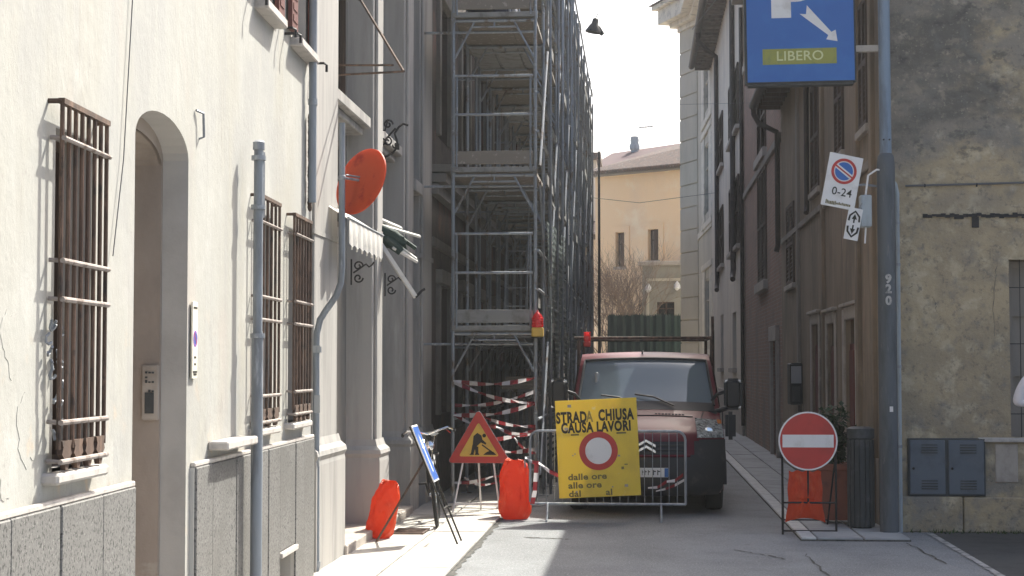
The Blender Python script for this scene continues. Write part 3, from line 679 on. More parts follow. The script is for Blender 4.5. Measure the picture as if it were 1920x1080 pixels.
for k, (a, c) in enumerate(B_):
    # half-height returns beside the openings, with scrolled top
    if k < 2:
        MB().box(a, c, -.12, .42, 0, .12).build('doorstep', 'palestone', ph, bevel=.012)
        w = window(ph, a + .12, c - .06, 3.2, 4.1, RD + .035, 'oldwood', mull=2, trans=False)
        w = window(ph, a + .22, c - .06, 4.42, 6.3, RD + .035, 'oldwood', mull=1)
        MB().box(a + .02, c - .04, .02, RD + .1, 4.28, 4.40).box(a + .06, c - .1, .09, RD + .1, 4.2, 4.28).build('window_cornice', 'mauve', ph, bevel=.012)
        d_ = MB(); x0, x1 = a + .12, c - .55
        d_.box(x0, x1, RD + .03, RD + .07, .06, 2.95)
        for q_ in (0, 1):
            xa_ = x0 + (x1 - x0) * q_ / 2
            for (za, zb_) in ((.2, .9), (1.05, 2.2), (2.3, 2.85)):
                d_.box(xa_ + .08, xa_ + (x1 - x0) / 2 - .08, RD + .015, RD + .03, za, zb_)
        dd = d_.build('door', 'beigewall', ph, bevel=.01)
        MB().ball(((x0 + x1) / 2 + .06, RD + .0, 1.1), .03).build('handle', 'iron', dd)
        if k == 1: MB().box(c - .53, c - .43, RD - .05, RD, 1.9, 2.15).build('bell_box', 'white', ph, bevel=.01)
    else:
        window(ph, a + .2, c - .2, 2.3, 3.9, RD + .035); window(ph, a + .2, c - .2, 4.5, 6.2, RD + .035)
        MB().box(a + .05, c - .05, -.05, RD + .05, 3.95, 4.1).build('window_cornice', 'mauve', ph, bevel=.01)
# folded awning frame of rusty bars high on the facade
def w2(px, py, y): x, z = f2.hit(px, py, y); return Vector((x, y, z))
xa_, za_ = f2.hit(690, 132, 0); wy = -.02
T = [f2.hit(757, 134, -.6), ]
q = thing('awning_frame', 'rusty triangular folding awning frame without cloth jutting from the pilastered house', 'awning frame', f2.M @ Vector((1.6, 0, za_)), f2.ang)
ya = -.62
tip0, tip1 = f2.hit(757, 134, ya), f2.hit(747, 122, ya)
b = MB(); R0 = lambda p, y: (p[0] - 1.6, y, p[1] - za_)
w0_, w1_ = f2.hit(655, 141, -.04), f2.hit(660, 122, -.04)
up0 = f2.hit(680, 0, -.04)
b.tube([(tip0[0] - 1.6, ya, tip0[1] - za_), (w0_[0] - 1.6, .15, w0_[1] - za_)], .011, 6)
b.tube([(tip1[0] - 1.6, ya + .05, tip1[1] - za_), (w1_[0] - 1.6, .15, w1_[1] - za_)], .011, 6)
b.tube([(tip0[0] - 1.6, ya, tip0[1] - za_), (up0[0] - 1.6, -.02, up0[1] - za_), (up0[0] - 1.62, .15, up0[1] - za_ + .1)], .014, 6)
b.build('bars', 'rust', q, True)
# wrought-iron sign bracket with scrolls
def scroll(c, r, turns, a0, sgn, n=18): return [(c[0] + r * (1 - .75 * k / n) * math.cos(a0 + sgn * 2 * math.pi * turns * k / n), 0, c[1] + r * (1 - .75 * k / n) * math.sin(a0 + sgn * 2 * math.pi * turns * k / n)) for k in range(n + 1)]
cc = at_y(737, 262, 18.5)
q = thing('iron_bracket', 'black wrought-iron lamp bracket with scrolls high on the second pilaster', 'bracket', (cc.x, cc.y, cc.z))
b = MB(); s_ = 18.5 / 3200
b.tube([((p[0] - 737) * s_, 0, (262 - p[1]) * s_) for p in ((712, 300), (720, 296), (738, 286), (746, 274), (744, 262), (740, 250), (748, 238), (756, 232), (766, 235))], .013, 6)
b.tube([((p[0] - 737) * s_, 0, (262 - p[1]) * s_) for p in ((708, 255), (722, 262), (733, 250), (742, 240))], .012, 6)
b.tube(scroll((-.055, .17), .055, 1.2, 0, 1), .011, 6); b.tube(scroll((-.06, -.02), .05, 1.2, 1.5, -1), .010, 6); b.tube(scroll((.035, -.06), .04, 1.1, 3, 1), .010, 6)
b.box(.02, .07, -.02, .02, -.11, -.05)
b.tube([(-.2, 0, -.26), (-.2, 0, .25)], .014, 6); b.tube([(-.2, 0, .12), (-.09, 0, .1), (-.055, 0, .225)], .01, 6); b.tube([(-.2, 0, -.1), (-.07, 0, -.03)], .01, 6)
b.build('scrolls', 'iron', q, True)
for k, (px, py) in enumerate(((681, 508), (742, 532))):
    Yk = (17.0, 18.9)[k]; cc = at_y(px, py, Yk); sk = Yk / 3200
    q = thing('iron_scroll', ('small black iron scroll bracket on the first pilaster under the white awning', 'small black iron scroll bracket below the broken awning')[k], 'bracket', cc, 0, 'iron scroll brackets on the pilastered house')
    b = MB(); b.tube(scroll((-.05, .05), .05, 1.2, 0, 1), .009, 6); b.tube(scroll((-.05, -.07), .05, 1.2, 0, -1), .009, 6)
    b.tube([(0, 0, .05), (.03, 0, .07), (.06, 0, .04), (.09, 0, .06), (.11, 0, .09)], .009, 6); b.tube([(-.1, 0, -.02), (0, 0, .05)], .009, 6); b.tube([(-.12, 0, -.14), (-.12, 0, .12)], .009, 6)
    b.build('scroll', 'iron', q, True)
# white scalloped awning
x0, z0 = f2.hit(650, 402, -.2); x1, z1 = f2.hit(716, 412, -.2)
q = thing('white_awning', 'white canvas awning with a scalloped valance over the first shopfront', 'awning', f2.M @ Vector((x0, 0, z0)), f2.ang)
La = x1 - x0 - .1
b = MB(); nw = 26
b.grid(lambda u, v: (La * u, .2 - .42 * v, .22 - .26 * v + .012 * math.sin(u * 40)), 30, 4)
b.build('canopy', 'awning', q, True)
b = MB()
def val(u, v):
    x = La * u; s = .22 + .05 * abs(math.sin(u * math.pi * 7)); return (x, -.225 - .02 * math.sin(u * 44) * v, -.04 - s * v)
b.grid(val, 56, 4); b.build('valance', 'awning', q, True)
MB().tube([(-.03, -.22, -.035), (La + .03, -.22, -.035)], .014, 8).build('front_bar', 'galv', q, True)
b = MB(); b.box(-.02, La, .1, .24, .2, .3); b.build('cassette', 'palestone', q, bevel=.01)
# broken awning: sagging canvas roll, loose slats, fallen arm
Y = 18.3; s_ = Y / 3200; cc = at_y(735, 445, Y)
q = thing('broken_awning', 'broken folding awning with dark canvas roll, loose white slats and a fallen arm', 'awning', cc)
loc = lambda px, py, dy=0: Vector(((px - 735) * s_, dy, (445 - py) * s_))
b = MB(); b.tube([loc(712, 428), loc(735, 442, .05), loc(757, 456, .1)], [.05, .075, .05], 10); b.tube([loc(706, 432), loc(730, 452, .03), loc(752, 472, .05)], [.03, .07, .05], 9)
b.grid(lambda u, v: loc(708 + 50 * u, 420 + 25 * u + 40 * v * (1 - .4 * u), .25 * v + .03 * math.sin(9 * u)), 10, 4)
b.build('canvas_roll', 'darkcanvas', q, True)
def slat(p, r, w, t, m='awning'):
    p, r = Vector(p), Vector(r); d_ = (r - p).normalized(); sd = d_.cross(Vector((0, 1, .3))).normalized(); up = d_.cross(sd)
    vs = [p + sd * w + up * t, p - sd * w + up * t, p - sd * w - up * t, p + sd * w - up * t]; vs += [v + (r - p) for v in vs]
    MB().add(vs, [(0, 1, 2, 3), (7, 6, 5, 4), (0, 4, 5, 1), (1, 5, 6, 2), (2, 6, 7, 3), (3, 7, 4, 0)]).build('slat', m, q, bevel=.003)
slat(loc(700, 418), loc(782, 440, .3), .012, .03); slat(loc(716, 440), loc(776, 486, .2), .025, .02); slat(loc(690, 402), loc(745, 425, .3), .02, .03)
slat(loc(716, 420, .1), loc(772, 462, .35), .02, .02, 'darkcanvas'); slat(loc(735, 462), loc(778, 488, .2), .014, .04)
ar_ = MB(); P0, P1 = loc(712, 455), loc(786, 560, -.25); ar_.tube([P0, P1], .03, 4); ar_.build('fallen_arm', 'awning', q)
MB().tube([P1, loc(797, 548, -.22), loc(802, 545, -.2)], .016, 6).build('arm_joint', 'iron', q)

# ================================================================== LEFT: OLD HOUSE BEHIND THE SCAFFOLD
f3 = Fr((-2.82, f2.o.y + L2 + .01, 0), R(90))
oh = thing('old_house', 'dark old house with stone cornices under repair behind the scaffold', 'house', f3.o, f3.ang)
L3 = 52
ops = []
k = 0; x = .9
while x < 40:
    ops.append((x, x + 1.15, .1 if k % 3 == 1 else 1.1, 2.9)); ops.append((x, x + 1.15, 5.0, 6.9)); x += 2.9; k += 1
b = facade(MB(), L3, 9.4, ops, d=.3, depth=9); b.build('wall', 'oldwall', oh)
for i, o in enumerate(ops[:16]):
    if o[2] < .5:
        dm = MB().box(o[0], o[1], .2, .26, .1, 2.9)
        for q_ in (0, 1):
            for zq in (.3, 1.1, 2.0): dm.box(o[0] + .08 + q_ * .57, o[0] + .5 + q_ * .57, .185, .2, zq, zq + .65)
        dm.build('door', 'oldwood', oh)
    else: window(oh, o[0], o[1], o[2], o[3], .2)
for i, o in enumerate(ops[16:]): MB().box(o[0], o[1], .24, .28, o[2], o[3]).build('window', 'pane', oh)
for z, dz, p in ((4.1, .14, .12), (4.26, .12, .22), (4.4, .1, .30), (3.4, .12, .06), (9.0, .2, .2), (9.22, .15, .4)):
    MB().box(-.0, L3, -p, .02, z, z + dz).build('cornice', 'oldstone', oh)
for o in ops[:10]:
    b = MB()
    for (xa_, xb_) in ((o[0] - .2, o[0] - .02), (o[1] + .02, o[1] + .2)): b.box(xa_, xb_, -.06, .01, o[2], o[3] + .02)
    b.box(o[0] - .24, o[1] + .24, -.1, .01, o[3] + .025, o[3] + .22); b.build('window_surround', 'oldstone', oh, bevel=.01)
MB().box(0, L3, -.3, 9, 9.41, 9.55).build('roof', 'tile', oh)
MB().box(0, 30, -.05, .01, 0, .85).build('plinth', 'oldstone', oh, bevel=.01)
# ================================================================== SCAFFOLD
YS = 21.75
xl, xr = at_y(849, 780, YS).x, at_y(1004, 780, YS).x
sw = xr - xl
zt = [at_y(925, p, YS).z for p in (623, 326, 36)]; zt.append(zt[2] + (zt[2] - zt[1]))
sc = thing('scaffold', 'grey tubular steel scaffold four lifts high along the old house', 'scaffold', (xl, YS, 0))
BL, NB = 1.8, 14
def frame_mesh(h):
    b = MB()
    for x in (0, sw): b.tube([(x, 0, -h), (x, 0, 0.02)], .024, 8); b.tube([(x, 0, -h), (x, 0, -h + .1)], .031, 8)
    b.tube([(0, 0, -.02), (sw, 0, -.02)], .022, 8)
    q = sw * .235; b.tube([(q, 0, -.10), (sw - q, 0, -.10)], .014, 6); b.tube([(sw / 2, 0, -.10), (sw / 2, 0, -.02)], .014, 6)
    for s in (0, 1):
        X_ = lambda v: v if s == 0 else sw - v
        b.tube([(X_(q + .03), 0, -.02), (X_(.02), 0, -.5)], .016, 6)
    for x in (0, sw):
        for z in (-h + .55, -h + 1.05): b.ball((x, -.03, z), .018, n=6, k=4)
    return b.mesh('frame', 'scaf', True)
fz = [frame_mesh(zt[0] - .12)] + [frame_mesh(zt[i] - zt[i - 1]) for i in (1, 2, 3)]
jack = MB().box(-.075, .075, -.075, .075, 0, .012).tube([(0, 0, 0), (0, 0, .16)], .016, 6).mesh('base_jack', 'scaf')
rail = MB().tube([(0, 0, 0), (0, BL, 0)], .019, 6).mesh('guard_rail', 'scaf', True)
pw = sw / 3
plank = MB().box(.002, pw - .002, .002, BL + .02, 0, .045).mesh('deck_plank', 'plank'); dst = MB().box(.002, pw - .002, .002, BL - .002, 0, .05).box(.03, pw - .02, .02, BL - .02, -.03, -.001).mesh('deck_plank', 'deckmetal')
toe = MB().box(-.015, .015, 0, BL, 0, .14).mesh('toe_board', 'deckmetal')
post = MB().tube([(0, 0, 0), (0, 0, 1.05)], .02, 6).mesh('guard_post', 'scaf', True)
rs = random.Random(2)
for i in range(NB + 1):
    for k in range(4):
        link('frame', fz[k], sc, (0, i * BL, zt[k]))
    for x in (0, sw): link('base_jack', jack, sc, (x, i * BL, 0.03 if x == 0 else 0))
    link('guard_post', post, sc, (sw, i * BL, zt[3]), rot=(rs.uniform(-.01, .01), rs.uniform(-.01, .01), 0))
for i in range(NB):
    for k in range(4):
        for j in range(3):
            if k == 0 and i > 8: continue
            link('deck_plank', dst if (k == 0 or (i + k) % 3 == 0) else plank, sc, (j * pw, i * BL, zt[k] + .012), rot=(0, 0, 0))
        if k == 3 or i % 3 == 1: link('toe_board', toe, sc, (sw + .04, i * BL, zt[k] + .06))
        base = zt[k - 1] if k else 0
        for dz in (.55, 1.05):
            link('guard_rail', rail, sc, (sw + .035, i * BL, zt[k] + dz if k < 3 else zt[3] + dz * .95))
    link('guard_rail', rail, sc, (sw + .035, i * BL, 1.1)); link('guard_rail', rail, sc, (0, i * BL, 1.1))
    for k in range(4):
        z0 = zt[k - 1] if k else .3
        if (i + k) % 2 == 0:
            MB().tube([(sw + .06, i * BL, z0 + .1), (sw + .06, (i + 1) * BL, zt[k] - .1)], .016, 6).build('brace', 'scaf', sc, True)
        elif k: MB().tube([(sw + .06, i * BL, zt[k] - .1), (sw + .06, (i + 1) * BL, z0 + .1)], .016, 6).build('brace', 'scaf', sc, True)
# the end guard that faces the camera, and its kick boards
for k in (0, 1, 2):
    z = zt[k]
    for x in (.05, sw - .06): MB().tube([(x, -.05, z + .05), (x, -.05, z + 1.27)], .016, 6).build('end_post', 'scaf', sc, True)
    for dz in (.76, 1.26): MB().tube([(.03, -.055, z + dz), (sw - .03, -.055, z + dz)], .018, 8).build('end_rail', 'scaf', sc, True)
    MB().box(.03, sw - .03, -.06, -.03, z + .12, z + .29).build('end_board', 'deckmetal' if k == 0 else 'plank', sc, bevel=.004)
    MB().box(-.01, sw + .01, -.05, .0, z + .02, z + .085).build('end_board', 'deckmetal', sc, bevel=.004)
# more standards on the street side: mid-bay uprights and sleeve ends
ms = MB().tube([(0, 0, 0), (0, 0, zt[3] + .55)], .021, 6).mesh('standard', 'scaf', True); mr = MB().tube([(0, 0, 0), (0, BL / 2, 0)], .016, 6).mesh('short_ledger', 'scaf', True)
for i in range(1, NB):
    link('standard', ms, sc, (sw + .05, i * BL + BL * .5, .0), rot=(rs.uniform(-.006, .006), rs.uniform(-.006, .006), 0))
    link('standard', ms, sc, (.05, i * BL + BL * .42, .03))
    if i % 2: link('standard', ms, sc, (sw + .09, i * BL + BL * .12, .0), rot=(rs.uniform(-.008, .008), 0, 0))
    for k in range(4): link('short_ledger', mr, sc, (sw + .07, i * BL + rs.choice((0, BL / 2)), zt[k] + rs.choice((.3, .8, 1.3)) - .4))
# couplers and tie bars to the wall
b = MB()
for i in range(0, NB, 2):
    for k in range(4): b.tube([(-.5, i * BL + .1, zt[k] - .15), (sw, i * BL + .1, zt[k] - .15)], .018, 6)
b.build('tie_bars', 'scaf', sc, True, kind='stuff')
# inner ladders and hatch stair
for i, k in ((2, 1), (4, 0), (6, 2), (3, 3)):
    b = MB(); z0 = zt[k - 1] if k else 0; y0 = i * BL
    for x in (.35, .68): b.tube([(x, y0 + .2, z0 + .05), (x, y0 + 1.1, zt[k] + .3)], .016, 6)
    for q in range(8): t = (q + .5) / 8; b.tube([(.35, y0 + .2 + .9 * t, z0 + .05 + (zt[k] + .25 - z0) * t), (.68, y0 + .2 + .9 * t, z0 + .05 + (zt[k] + .25 - z0) * t)], .011, 5)
    b.build('ladder', 'galv', sc, True)
# debris net on the street face: an open weave of real strands
def net(y0, y1, z0, z1, st, seed):
    r_ = random.Random(seed); b = MB(); n = int((y1 - y0) / st); m = int((z1 - z0) / st)
    ph_ = r_.uniform(0, 6)
    def pt(y, z): return (sw + .075 + .035 * math.sin(y * 2.1 + ph_) * math.sin(z * 1.7 + ph_), y, z)
    w = .019
    for i in range(n + 1):
        y = y0 + (y1 - y0) * i / n
        zs = [z0 + (z1 - z0) * q / 8 for q in range(9)]
        for a, c in zip(zs[:-1], zs[1:]): b.add([pt(y - w, a), pt(y + w, a), pt(y + w, c), pt(y - w, c)], [(0, 1, 2, 3)])
    for i in range(m + 1):
        z = z0 + (z1 - z0) * i / m
        ys = [y0 + (y1 - y0) * q / 10 for q in range(11)]
        for a, c in zip(ys[:-1], ys[1:]): b.add([pt(a, z - w), pt(c, z - w), pt(c, z + w), pt(a, z + w)], [(0, 1, 2, 3)])
    return b
for i in range(1, 6, 1):
    top = zt[0] + 1.6 if i < 4 else zt[0]
    net(i * BL + .03, (i + 1) * BL - .03, .5, top + rs.uniform(-.3, .3), .09, i).build('debris_net', 'greennet', sc, kind='stuff')
# blue tarpaulin bundle and loose poles on the top deck
tb = thing('tarpaulin_bundle', 'dark blue crumpled tarpaulin bundle on the upper scaffold deck', 'tarpaulin', (xl + .5, YS + .5, zt[2] + .06))
b = MB()
for k in range(5): b.ball((rs.uniform(-.2, .25), rs.uniform(-.1, .3), .1 + .09 * k), rs.uniform(.16, .26), .22, rs.uniform(.1, .17), 9, 6)
b.build('tarpaulin', 'trouser', tb, True)
for k in range(3):
    p = thing('loose_pole', ('leftmost', 'middle', 'rightmost')[k] + ' of three loose steel poles leaning on the upper scaffold deck', 'pole', (xl + .72 + .06 * k, YS + .3, zt[2] + .06), 0, 'loose poles on the upper deck')
    MB().tube([(0, 0, .02), (-.22, .3, 1.5)], .02, 6).build('tube', 'galv', p, True)
# things at the foot of the scaffold
st = thing('board_stack', 'stack of pale boards lying on trestles inside the scaffold', 'boards', (xl + .72, YS + 3.2, .03))
for k in range(4): MB().box(-.28 + .02 * k, .28 + .01 * k, -.9, .9, 1.42 + .045 * k, 1.46 + .045 * k).build('board', 'plank', st)
for y in (-.6, .6):
    b = MB()
    for x in (-.3, .3): b.tube([(x, y, 0), (x * .7, y, 1.4)], .025, 6)
    b.tube([(-.32, y, 1.395), (.32, y, 1.395)], .025, 6); b.build('trestle', 'scaf', st, True)
bo = at_y(1057, 540, 30.5)
sb = thing('site_board', 'narrow pale site notice board hung on the street side of the scaffold', 'board', (bo.x, bo.y, bo.z), R(0))
b = MB().box(-.055, .055, 0, .9, -.62, .45); b.build('panel', 'paper', sb, bevel=.005)
b = MB()
for z in (.36, .25, .12): b.box(-.056, .056, -.003, .0, z, z + .04)
b.build('print', 'ink', sb)
fl = at_y(1063, 432, 32)
fo = thing('work_light', 'white floodlight tube fixed on the street side of the scaffold', 'lamp', fl)
b = MB().box(-.04, .04, -.05, .05, -.28, .22); b.build('housing', 'white', fo, bevel=.012); MB().tube([(-.04, 0, .2), (-.15, 0, .5), (-.2, 0, .42)], .016, 6).build('arm', 'galv', fo, True)

# ================================================================== RIGHT: OCHRE CORNER HOUSE
cA = at_y(1652, 700, 18.95); XR = cA.x; YA = 18.95
fR = Fr((XR, 0, 0), R(-90))
Yof = lambda px, py=700: -fR.hx(px, py)
yA1 = Yof(1467)
fA = Fr((XR, yA1, 0), R(-90)); LA = yA1 - YA; HA = 7.0
oc = thing('ochre_house', 'stained ochre corner house with a brown flank, doorways and wide eaves', 'house', fA.o, fA.ang)
H = fA.hx
dr = [(H(1524), H(1537), .08, 2.4), (H(1553), H(1567), .08, 2.36), (H(1587), H(1608), .08, 2.36)]
up = [(H(1526), H(1541), 4.4, 6.0), (H(1571), H(1587), 4.55, 6.05), (H(1618), H(1634), 4.55, 6.05)]
sh = [(H(1478), H(1492), 3.2, 4.6)]
facade(MB(), LA, HA, dr + up + sh, d=.12, depth=9, mr=0).build('wall', 'brownwall', oc)
TF = fA.I @ Matrix.Translation((XR, YA, 0))
# front facing wall, set a hair proud of the body
wn = at_y(1881, 600, YA); wx = wn.x - XR; wz0, wz1 = at_y(1890, 818, YA).z, at_y(1890, 490, YA).z
b = facade(MB(), 10, HA, [(wx, wx + 1.25, wz0, wz1)], d=.3, back=False); b.xf(Matrix.Translation((0, -.32, 0)))
b.quad((0, -.32, 0), (0, -.32, HA), (0, -.005, HA), (0, -.005, 0)); b.quad((0, -.32, HA), (10, -.32, HA), (10, 0, HA), (0, 0, HA)); b.xf(TF)
b.build('front_wall', 'ochre', oc)
YF = YA - .32
w_ = MB()
for x in (wx, wx + .585, wx + 1.17): w_.box(x, x + .08, -.1, -.03, wz0, wz1)
for z in (wz0, wz1 - .08, (wz0 + wz1) / 2 + .35, (wz0 + wz1) / 2 - .3): w_.box(wx + .08, wx + 1.17, -.092, -.04, z, z + .07)
wo = w_.xf(TF).build('window', 'greybrown', oc)
MB().box(wx, wx + 1.25, -.03, -.02, wz0, wz1).xf(TF).build('pane', 'greybrown', wo)
b = MB()
for k in range(5): b.tube([(wx + .12 + k * .25, -.28, wz0), (wx + .12 + k * .25, -.28, wz1)], .005, 6)
for z in (wz0 + .25, wz0 + 1.0, wz1 - .3): b.tube([(wx, -.28, z), (wx + 1.25, -.28, z)], .005, 6)
b.xf(TF).build('bars', 'iron', wo, True)
MB().box(wx - .35, 10, -.37, -.2, wz0 - .05, wz0 - .002).xf(TF).build('sill', 'sillstone', wo, bevel=.006)
# base: rough plinth of stone blocks
pz = at_y(1750, 930, YF).z
rnd = random.Random(9); x = .12
while x < 9:
    l = rnd.uniform(.5, .9); MB().box(x, x + l - .012, -.38 - rnd.uniform(0, .012), -.31, 0, pz - rnd.uniform(0, .02)).xf(TF).build('plinth_stone', 'ochre', oc, bevel=.012); x += l
# broken iron bar with the dark gash it rusted into the render
g0, g1 = at_y(1730, 405, YF), at_y(1925, 402, YF)
b = MB(); n = 40
for k in range(n):
    xa, xb = g0.x + (g1.x + .8 - g0.x) * k / n, g0.x + (g1.x + .8 - g0.x) * (k + 1) / n; z = g0.z + rnd.uniform(-.008, .008)
    b.box(xa - XR, xb - XR + .003, -.34 - rnd.uniform(0, .012), -.31, z - rnd.uniform(.012, .03), z + rnd.uniform(.01, .022))
b.box(at_y(1822, 405, YF).x - XR, at_y(1835, 405, YF).x - XR, -.335, -.31, g0.z - .13, g0.z - .01)
b.xf(TF).build('rusted_bar', 'iron', oc)
c0, c1 = at_y(1697, 349, YF), at_y(1922, 341, YF)
b = MB().tube([(c0.x - XR, -.34, c0.z), ((c0.x + c1.x) / 2 - XR, -.34, c0.z + .012), (c1.x - XR + 1, -.34, c1.z + .01)], .013, 6); b.xf(TF).build('conduit', 'cable', oc, True)
for k in range(4): MB().box(c0.x - XR + .2 + k * .55, c0.x - XR + .212 + k * .55, -.356, -.315, c0.z - .015, c0.z + .02).xf(TF).build('conduit_clip', 'iron', oc)
# patches of old render left standing proud, and cracks
def patch_poly(cx, cz, rx, rz, seed, n=26):
    r_ = random.Random(seed); a = [r_.uniform(0, 6.28) for _ in range(4)]
    return [(cx + rx * math.cos(t) * q, cz + rz * math.sin(t) * q) for t, q in ((2 * math.pi * k / n, 1 + .16 * math.sin(2 * 2 * math.pi * k / n + a[0]) + .12 * math.sin(3 * 2 * math.pi * k / n + a[1]) + .08 * math.sin(7 * 2 * math.pi * k / n + a[2]) + r_.uniform(-.05, .05)) for k in range(n))]
X['patch'] = mat('old_render_patch', (.36, .31, .235), .95, var=[((.27, .24, .19), 3, .42, .66), ((.46, .385, .28), 6, .55, .7)], bump=(16, .6, .03))
X['patch2'] = mat('grey_render_patch', (.27, .255, .225), .95, var=[((.2, .19, .17), 3, .42, .66), ((.34, .31, .27), 7, .55, .7)], bump=(16, .6, .03))
for k, (px, py, w, h, m) in enumerate(((1722, 575, 30, 48, 'patch2'), (1712, 690, 22, 60, 'patch2'), (1790, 850, 60, 22, 'patch'), (1836, 640, 30, 44, 'patch'), (1900, 420, 46, 10, 'patch'), (1760, 372, 60, 12, 'patch'), (1890, 150, 34, 60, 'patch'), (1866, 250, 26, 18, 'patch'), (1720, 60, 22, 46, 'patch'), (1800, 260, 46, 12, 'patch2'), (1790, 470, 26, 30, 'patch'), (1752, 790, 44, 24, 'patch2'))):
    p = at_y(px, py, YF); s_ = YF / 3200
    if m == 'patch' and k in (2,): continue
    MB().prism(patch_poly(p.x - XR, p.z, w * s_, h * s_, k), -.3245 - .0007 * (k % 4), -.31).xf(TF).build('render_patch', 'ochre', oc)
def wall_crack(pts, w, seed):
    r_ = random.Random(seed); b = MB(); Q = []
    P = [at_y(*p, YF) for p in pts]
    for a, c in zip(P[:-1], P[1:]):
        for k in range(8): Q.append(a.lerp(c, k / 8) + Vector((r_.uniform(-.012, .012), 0, r_.uniform(-.012, .012))))
    pr_ = None
    for q in Q:
        ww = w * r_.uniform(.3, 1); cur = ((q.x - XR - ww, -.3232, q.z + ww * .4), (q.x - XR + ww, -.3232, q.z - ww * .4))
        if pr_: b.quad(pr_[0], pr_[1], cur[1], cur[0])
        pr_ = cur
    b.xf(TF).build('crack', 'joint', oc)
wall_crack([(1700, 540), (1730, 532), (1752, 560), (1756, 590)], .004, 1); wall_crack([(1868, 500), (1862, 560), (1866, 640)], .003, 2)
# sunk panel right of the meter cabinet, with rusty edge
p0, p1 = at_y(1866, 905, YF), at_y(1908, 832, YF)
b = MB().box(p0.x - XR, p1.x - XR, -.335, -.31, p0.z, p1.z); b.xf(TF).build('patched_panel', 'palestone', oc, bevel=.01)
# gutter, eaves
EX = .42
ez = 6.62
MB().box(-.2, LA + .7, -EX, .3, ez + .08, ez + .16).build('eaves', 'eaves', oc)
rm = MB().box(0, .09, -EX + .02, .0, ez - .04, ez + .077).mesh('rafter_end', 'oldwood')
for k in range(22): link('rafter_end', rm, oc, (-.1 + k * .5, 0, 0))
b = MB().tube([(-.25, -EX - .07, ez + .06), (LA + .75, -EX - .07, ez + .06)], .085, 10); b.build('gutter', 'guttercu', oc, True)
b = MB(); b.add([(-.3, -EX - .05, ez + .17), (LA + .75, -EX - .05, ez + .17), (LA + .75, 4.5, 8.6), (-.3, 4.5, 8.6), (LA + .75, 9.5, ez + .17), (-.3, 9.5, ez + .17)], [(0, 1, 2, 3), (3, 2, 4, 5), (0, 3, 5), (1, 4, 2)])
b.add([(-.3, -EX - .05, ez + .165), (LA + .75, -EX - .05, ez + .165), (LA + .75, 9.5, ez + .165), (-.3, 9.5, ez + .165)], [(3, 2, 1, 0)])
b.build('roof', 'tile', oc)
zg = fA.hz(1467, 465, -.07)
MB().tube([(-.12, -EX - .07, ez + .02), (-.12, -EX - .07, ez - .12), (-.05, -EX + .02, ez - .3), (.06, -.08, ez - .48), (.06, -.07, ez - .7), (.06, -.07, zg + .12), (.06, -.1, zg)], .05, 10).build('rainwater_pipe', 'guttercu', oc, True)
x = H(1524); z = fA.hz(1524, 398)
MB().tube([(x, -EX - .06, ez), (x, -.3, ez - .3), (x, -.07, ez - .5), (x, -.07, z + .1), (x + .1, -.09, z)], .04, 10).build('rainwater_pipe', 'guttercu', oc, True)
for k, (a, c, e, gz) in enumerate(dr):
    d_ = MB().box(a, c, .045, .09, e, gz - .3)
    w2_ = (c - a) / 2
    for q in (0, 1):
        for (za, zb) in ((.2, .85), (.95, 1.9)): d_.box(a + q * w2_ + .06, a + (q + 1) * w2_ - .06, .03, .045, e + za, e + zb)
    dd = d_.build('door', 'doorred', oc, bevel=.008); MB().box(a, c, .06, .08, gz - .3, gz).build('fanlight', 'pane', dd)
    MB().ball((c - .12, .01, 1.1), .028).build('handle', 'chrome', dd)
    for xa in (a - .17, c):
        MB().box(xa, xa + .17, -.035 if k == 2 else -.025, .0, 0, gz + .14).build('door_jamb', 'palestone', oc, bevel=.01)
    MB().box(a + .001, c - .001, -.03, .02, gz, gz + .16).build('lintel', 'palestone', oc, bevel=.01)
    MB().box(a - .22, c + .22, -.07, .02, gz + .163, gz + .21).build('door_hood', 'palestone', oc, bevel=.01)
    MB().box(a, c, -.1, .3, .03, .08).build('doorstep', 'palestone', oc)
for o in up + sh:
    window(oc, *o, y=.08)
    shutters(oc, o[0] + .02, o[1] - .02, o[2], o[3], y=-.01, m='oldwood')
    MB().box(o[0] - .1, o[1] + .1, -.06, .05, o[2] - .09, o[2] - .001).build('sill', 'palestone', oc, bevel=.008)
for px in (1500, 1546, 1612, 1640): 
    x = H(px); MB().box(x, x + .22, -.05, .01, 0, ez - .06).build('pilaster_strip', 'greybrown' if px < 1520 else 'brownwall', oc, bevel=.01)
z = fA.hz(1560, 400)
MB().box(.3, LA - .6, -.04, .01, 4.02, 4.12).build('string_course', 'greybrown', oc, bevel=.01)
MB().box(.1, LA - .05, -.03, .01, 0, .75).build('plinth', 'greybrown', oc)

# ================================================================== RIGHT: BRICK HOUSE
yB1 = Yof(1396); HB = 11.3
fB = Fr((XR + .02, yB1, 0), R(-90)); LB = yB1 - yA1 - .01; H = fB.hx
bh = thing('brick_house', 'red brick house with tall shuttered windows beyond the ochre corner house', 'house', fB.o, fB.ang)
z0, z1 = fB.hz(1430, 530), fB.hz(1430, 318)
wins = [(H(1424), H(1440), z0, z1), (H(1424), H(1440), fB.hz(1430, 288), fB.hz(1430, 150)), (H(1424), H(1440), 9.2, 11.2), (1.2, 2.2, 9.2, 11.2), (9, 10, 9.2, 11.2)]
dB = (H(1450), H(1460), .05, fB.hz(1455, 640))
facade(MB(), LB, HB, wins + [dB], d=.25, depth=9).build('wall', 'brick', bh)
for o in wins:
    window(bh, *o, y=.2); shutters(bh, o[0] + .02, o[1] - .02, o[2], o[3], y=-.01, m='oldwood')
    MB().box(o[0] - .12, o[1] + .12, -.1, .05, o[2] - .2, o[2] - .001).build('sill', 'palestone', bh, bevel=.01)
